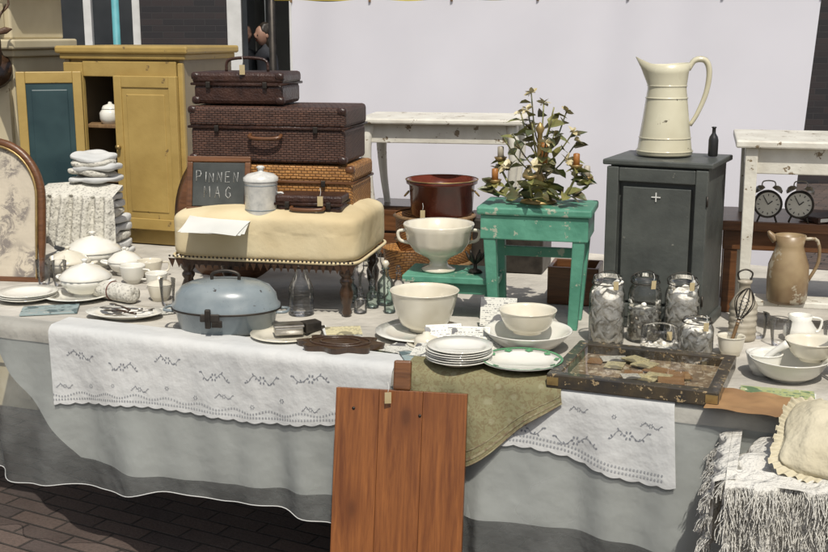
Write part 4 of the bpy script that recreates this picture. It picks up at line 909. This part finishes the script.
grid("front_flap",bf,90,50,'knit',BL)
def lf(u,v):
    y=-.17+u*.32; s=v*.16
    if s<.03: x=-.27-s*1.3; z=.10-s*.3
    else: x=-.312-.008*math.sin(u*22); z=.091-(s-.03)
    return (x,y,z)
grid("side_flap",lf,40,20,'knit',BL)
vs=[];fs=[]
def strand(p,L,d):
    i=len(vs); q=Vector(p); w=.0012; dr=Vector(d)
    for k in range(6):
        vs.append(q+Vector((-w,0,0))); vs.append(q+Vector((w,0,.0))); vs.append(q+Vector((0,-w*1.4,0)))
        dr=(dr+Vector((random.uniform(-.5,.5),random.uniform(-.4,.35),-.45))).normalized(); q=q+dr*L/5
    for k in range(5):
        for j in range(3): a=i+k*3+j; b=i+k*3+(j+1)%3; fs.append((a,b,b+3,a+3))
for i in range(4200):
    u=random.random(); v=random.choice([.98,.55,.3,.98,.2,.75,.4,.88,.12])+random.uniform(-.03,.015)
    strand(bf(u,v),random.uniform(.025,.06),(random.uniform(-.6,.6),-.6,-.4))
for i in range(1800):
    strand(lf(random.random(),random.choice([.98,.4,.1,.7])),random.uniform(.025,.055),(-.7,random.uniform(-.6,.6),-.3))
mk("fringe",vs,fs,'knit',BL)
PL=grp("ruffled_cushion",(.93,2.275,.745),-25,24,6)
def pf(w):
    w=Vector(w); w.z*=max(.12,(1-(abs(w.x)/.17)**3)*(1-(abs(w.y)/.13)**3)); w.z+=.002*math.sin(w.x*110); return w
soft("pad",(.30,.22,.12),(0,0,0),'pillow',PL,e=6,amp=.004,fr=20,n=40,fn=pf)
def ruf(u,v):
    t=u*2*math.pi; c,s=math.cos(t),math.sin(t); k=(abs(c)**6+abs(s)**6)**(-1/6)
    g=.024*v*(1+.12*math.sin(u*170))
    return ((.145+g)*c*k,(.105+g)*s*k,.0045*math.sin(u*2*math.pi*64+.8*math.sin(u*30))*v)
grid("ruffle",ruf,520,4,'pillow',PL)
# ------------------------------------------------ light, world, camera
EL,AZ=R(56),R(172)
sv=Vector((math.sin(AZ)*math.cos(EL),math.cos(AZ)*math.cos(EL),math.sin(EL)))
L=bpy.data.lights.new("sun",'SUN'); L.energy=3.7; L.angle=R(.55); L.color=(1,.95,.86)
lo=link(bpy.data.objects.new("sun",L)); lo.rotation_euler=sv.to_track_quat('Z','Y').to_euler(); lo.location=(0,-6,8)
wd=bpy.data.worlds.new("World"); scene.world=wd; wd.use_nodes=True; nt=wd.node_tree
bg=nt.nodes["Background"]; sk=nt.nodes.new("ShaderNodeTexSky"); sk.sky_type='NISHITA'; sk.sun_disc=False; sk.sun_elevation=EL; sk.sun_rotation=AZ; sk.dust_density=3
hs=nt.nodes.new("ShaderNodeHueSaturation"); hs.inputs["Saturation"].default_value=.6
nt.links.new(sk.outputs[0],hs.inputs["Color"]); nt.links.new(hs.outputs[0],bg.inputs[0]); bg.inputs[1].default_value=.10
scene.view_settings.view_transform='Standard'; scene.view_settings.look='None'; scene.view_settings.exposure=0
cd=bpy.data.cameras.new("camera"); cd.lens=50; cd.sensor_width=36; cd.clip_end=800; cd.clip_start=.05
cam=link(bpy.data.objects.new("camera",cd)); cam.location=(0,0,1.6); cam.rotation_euler=(R(90-12),0,0); scene.camera=cam
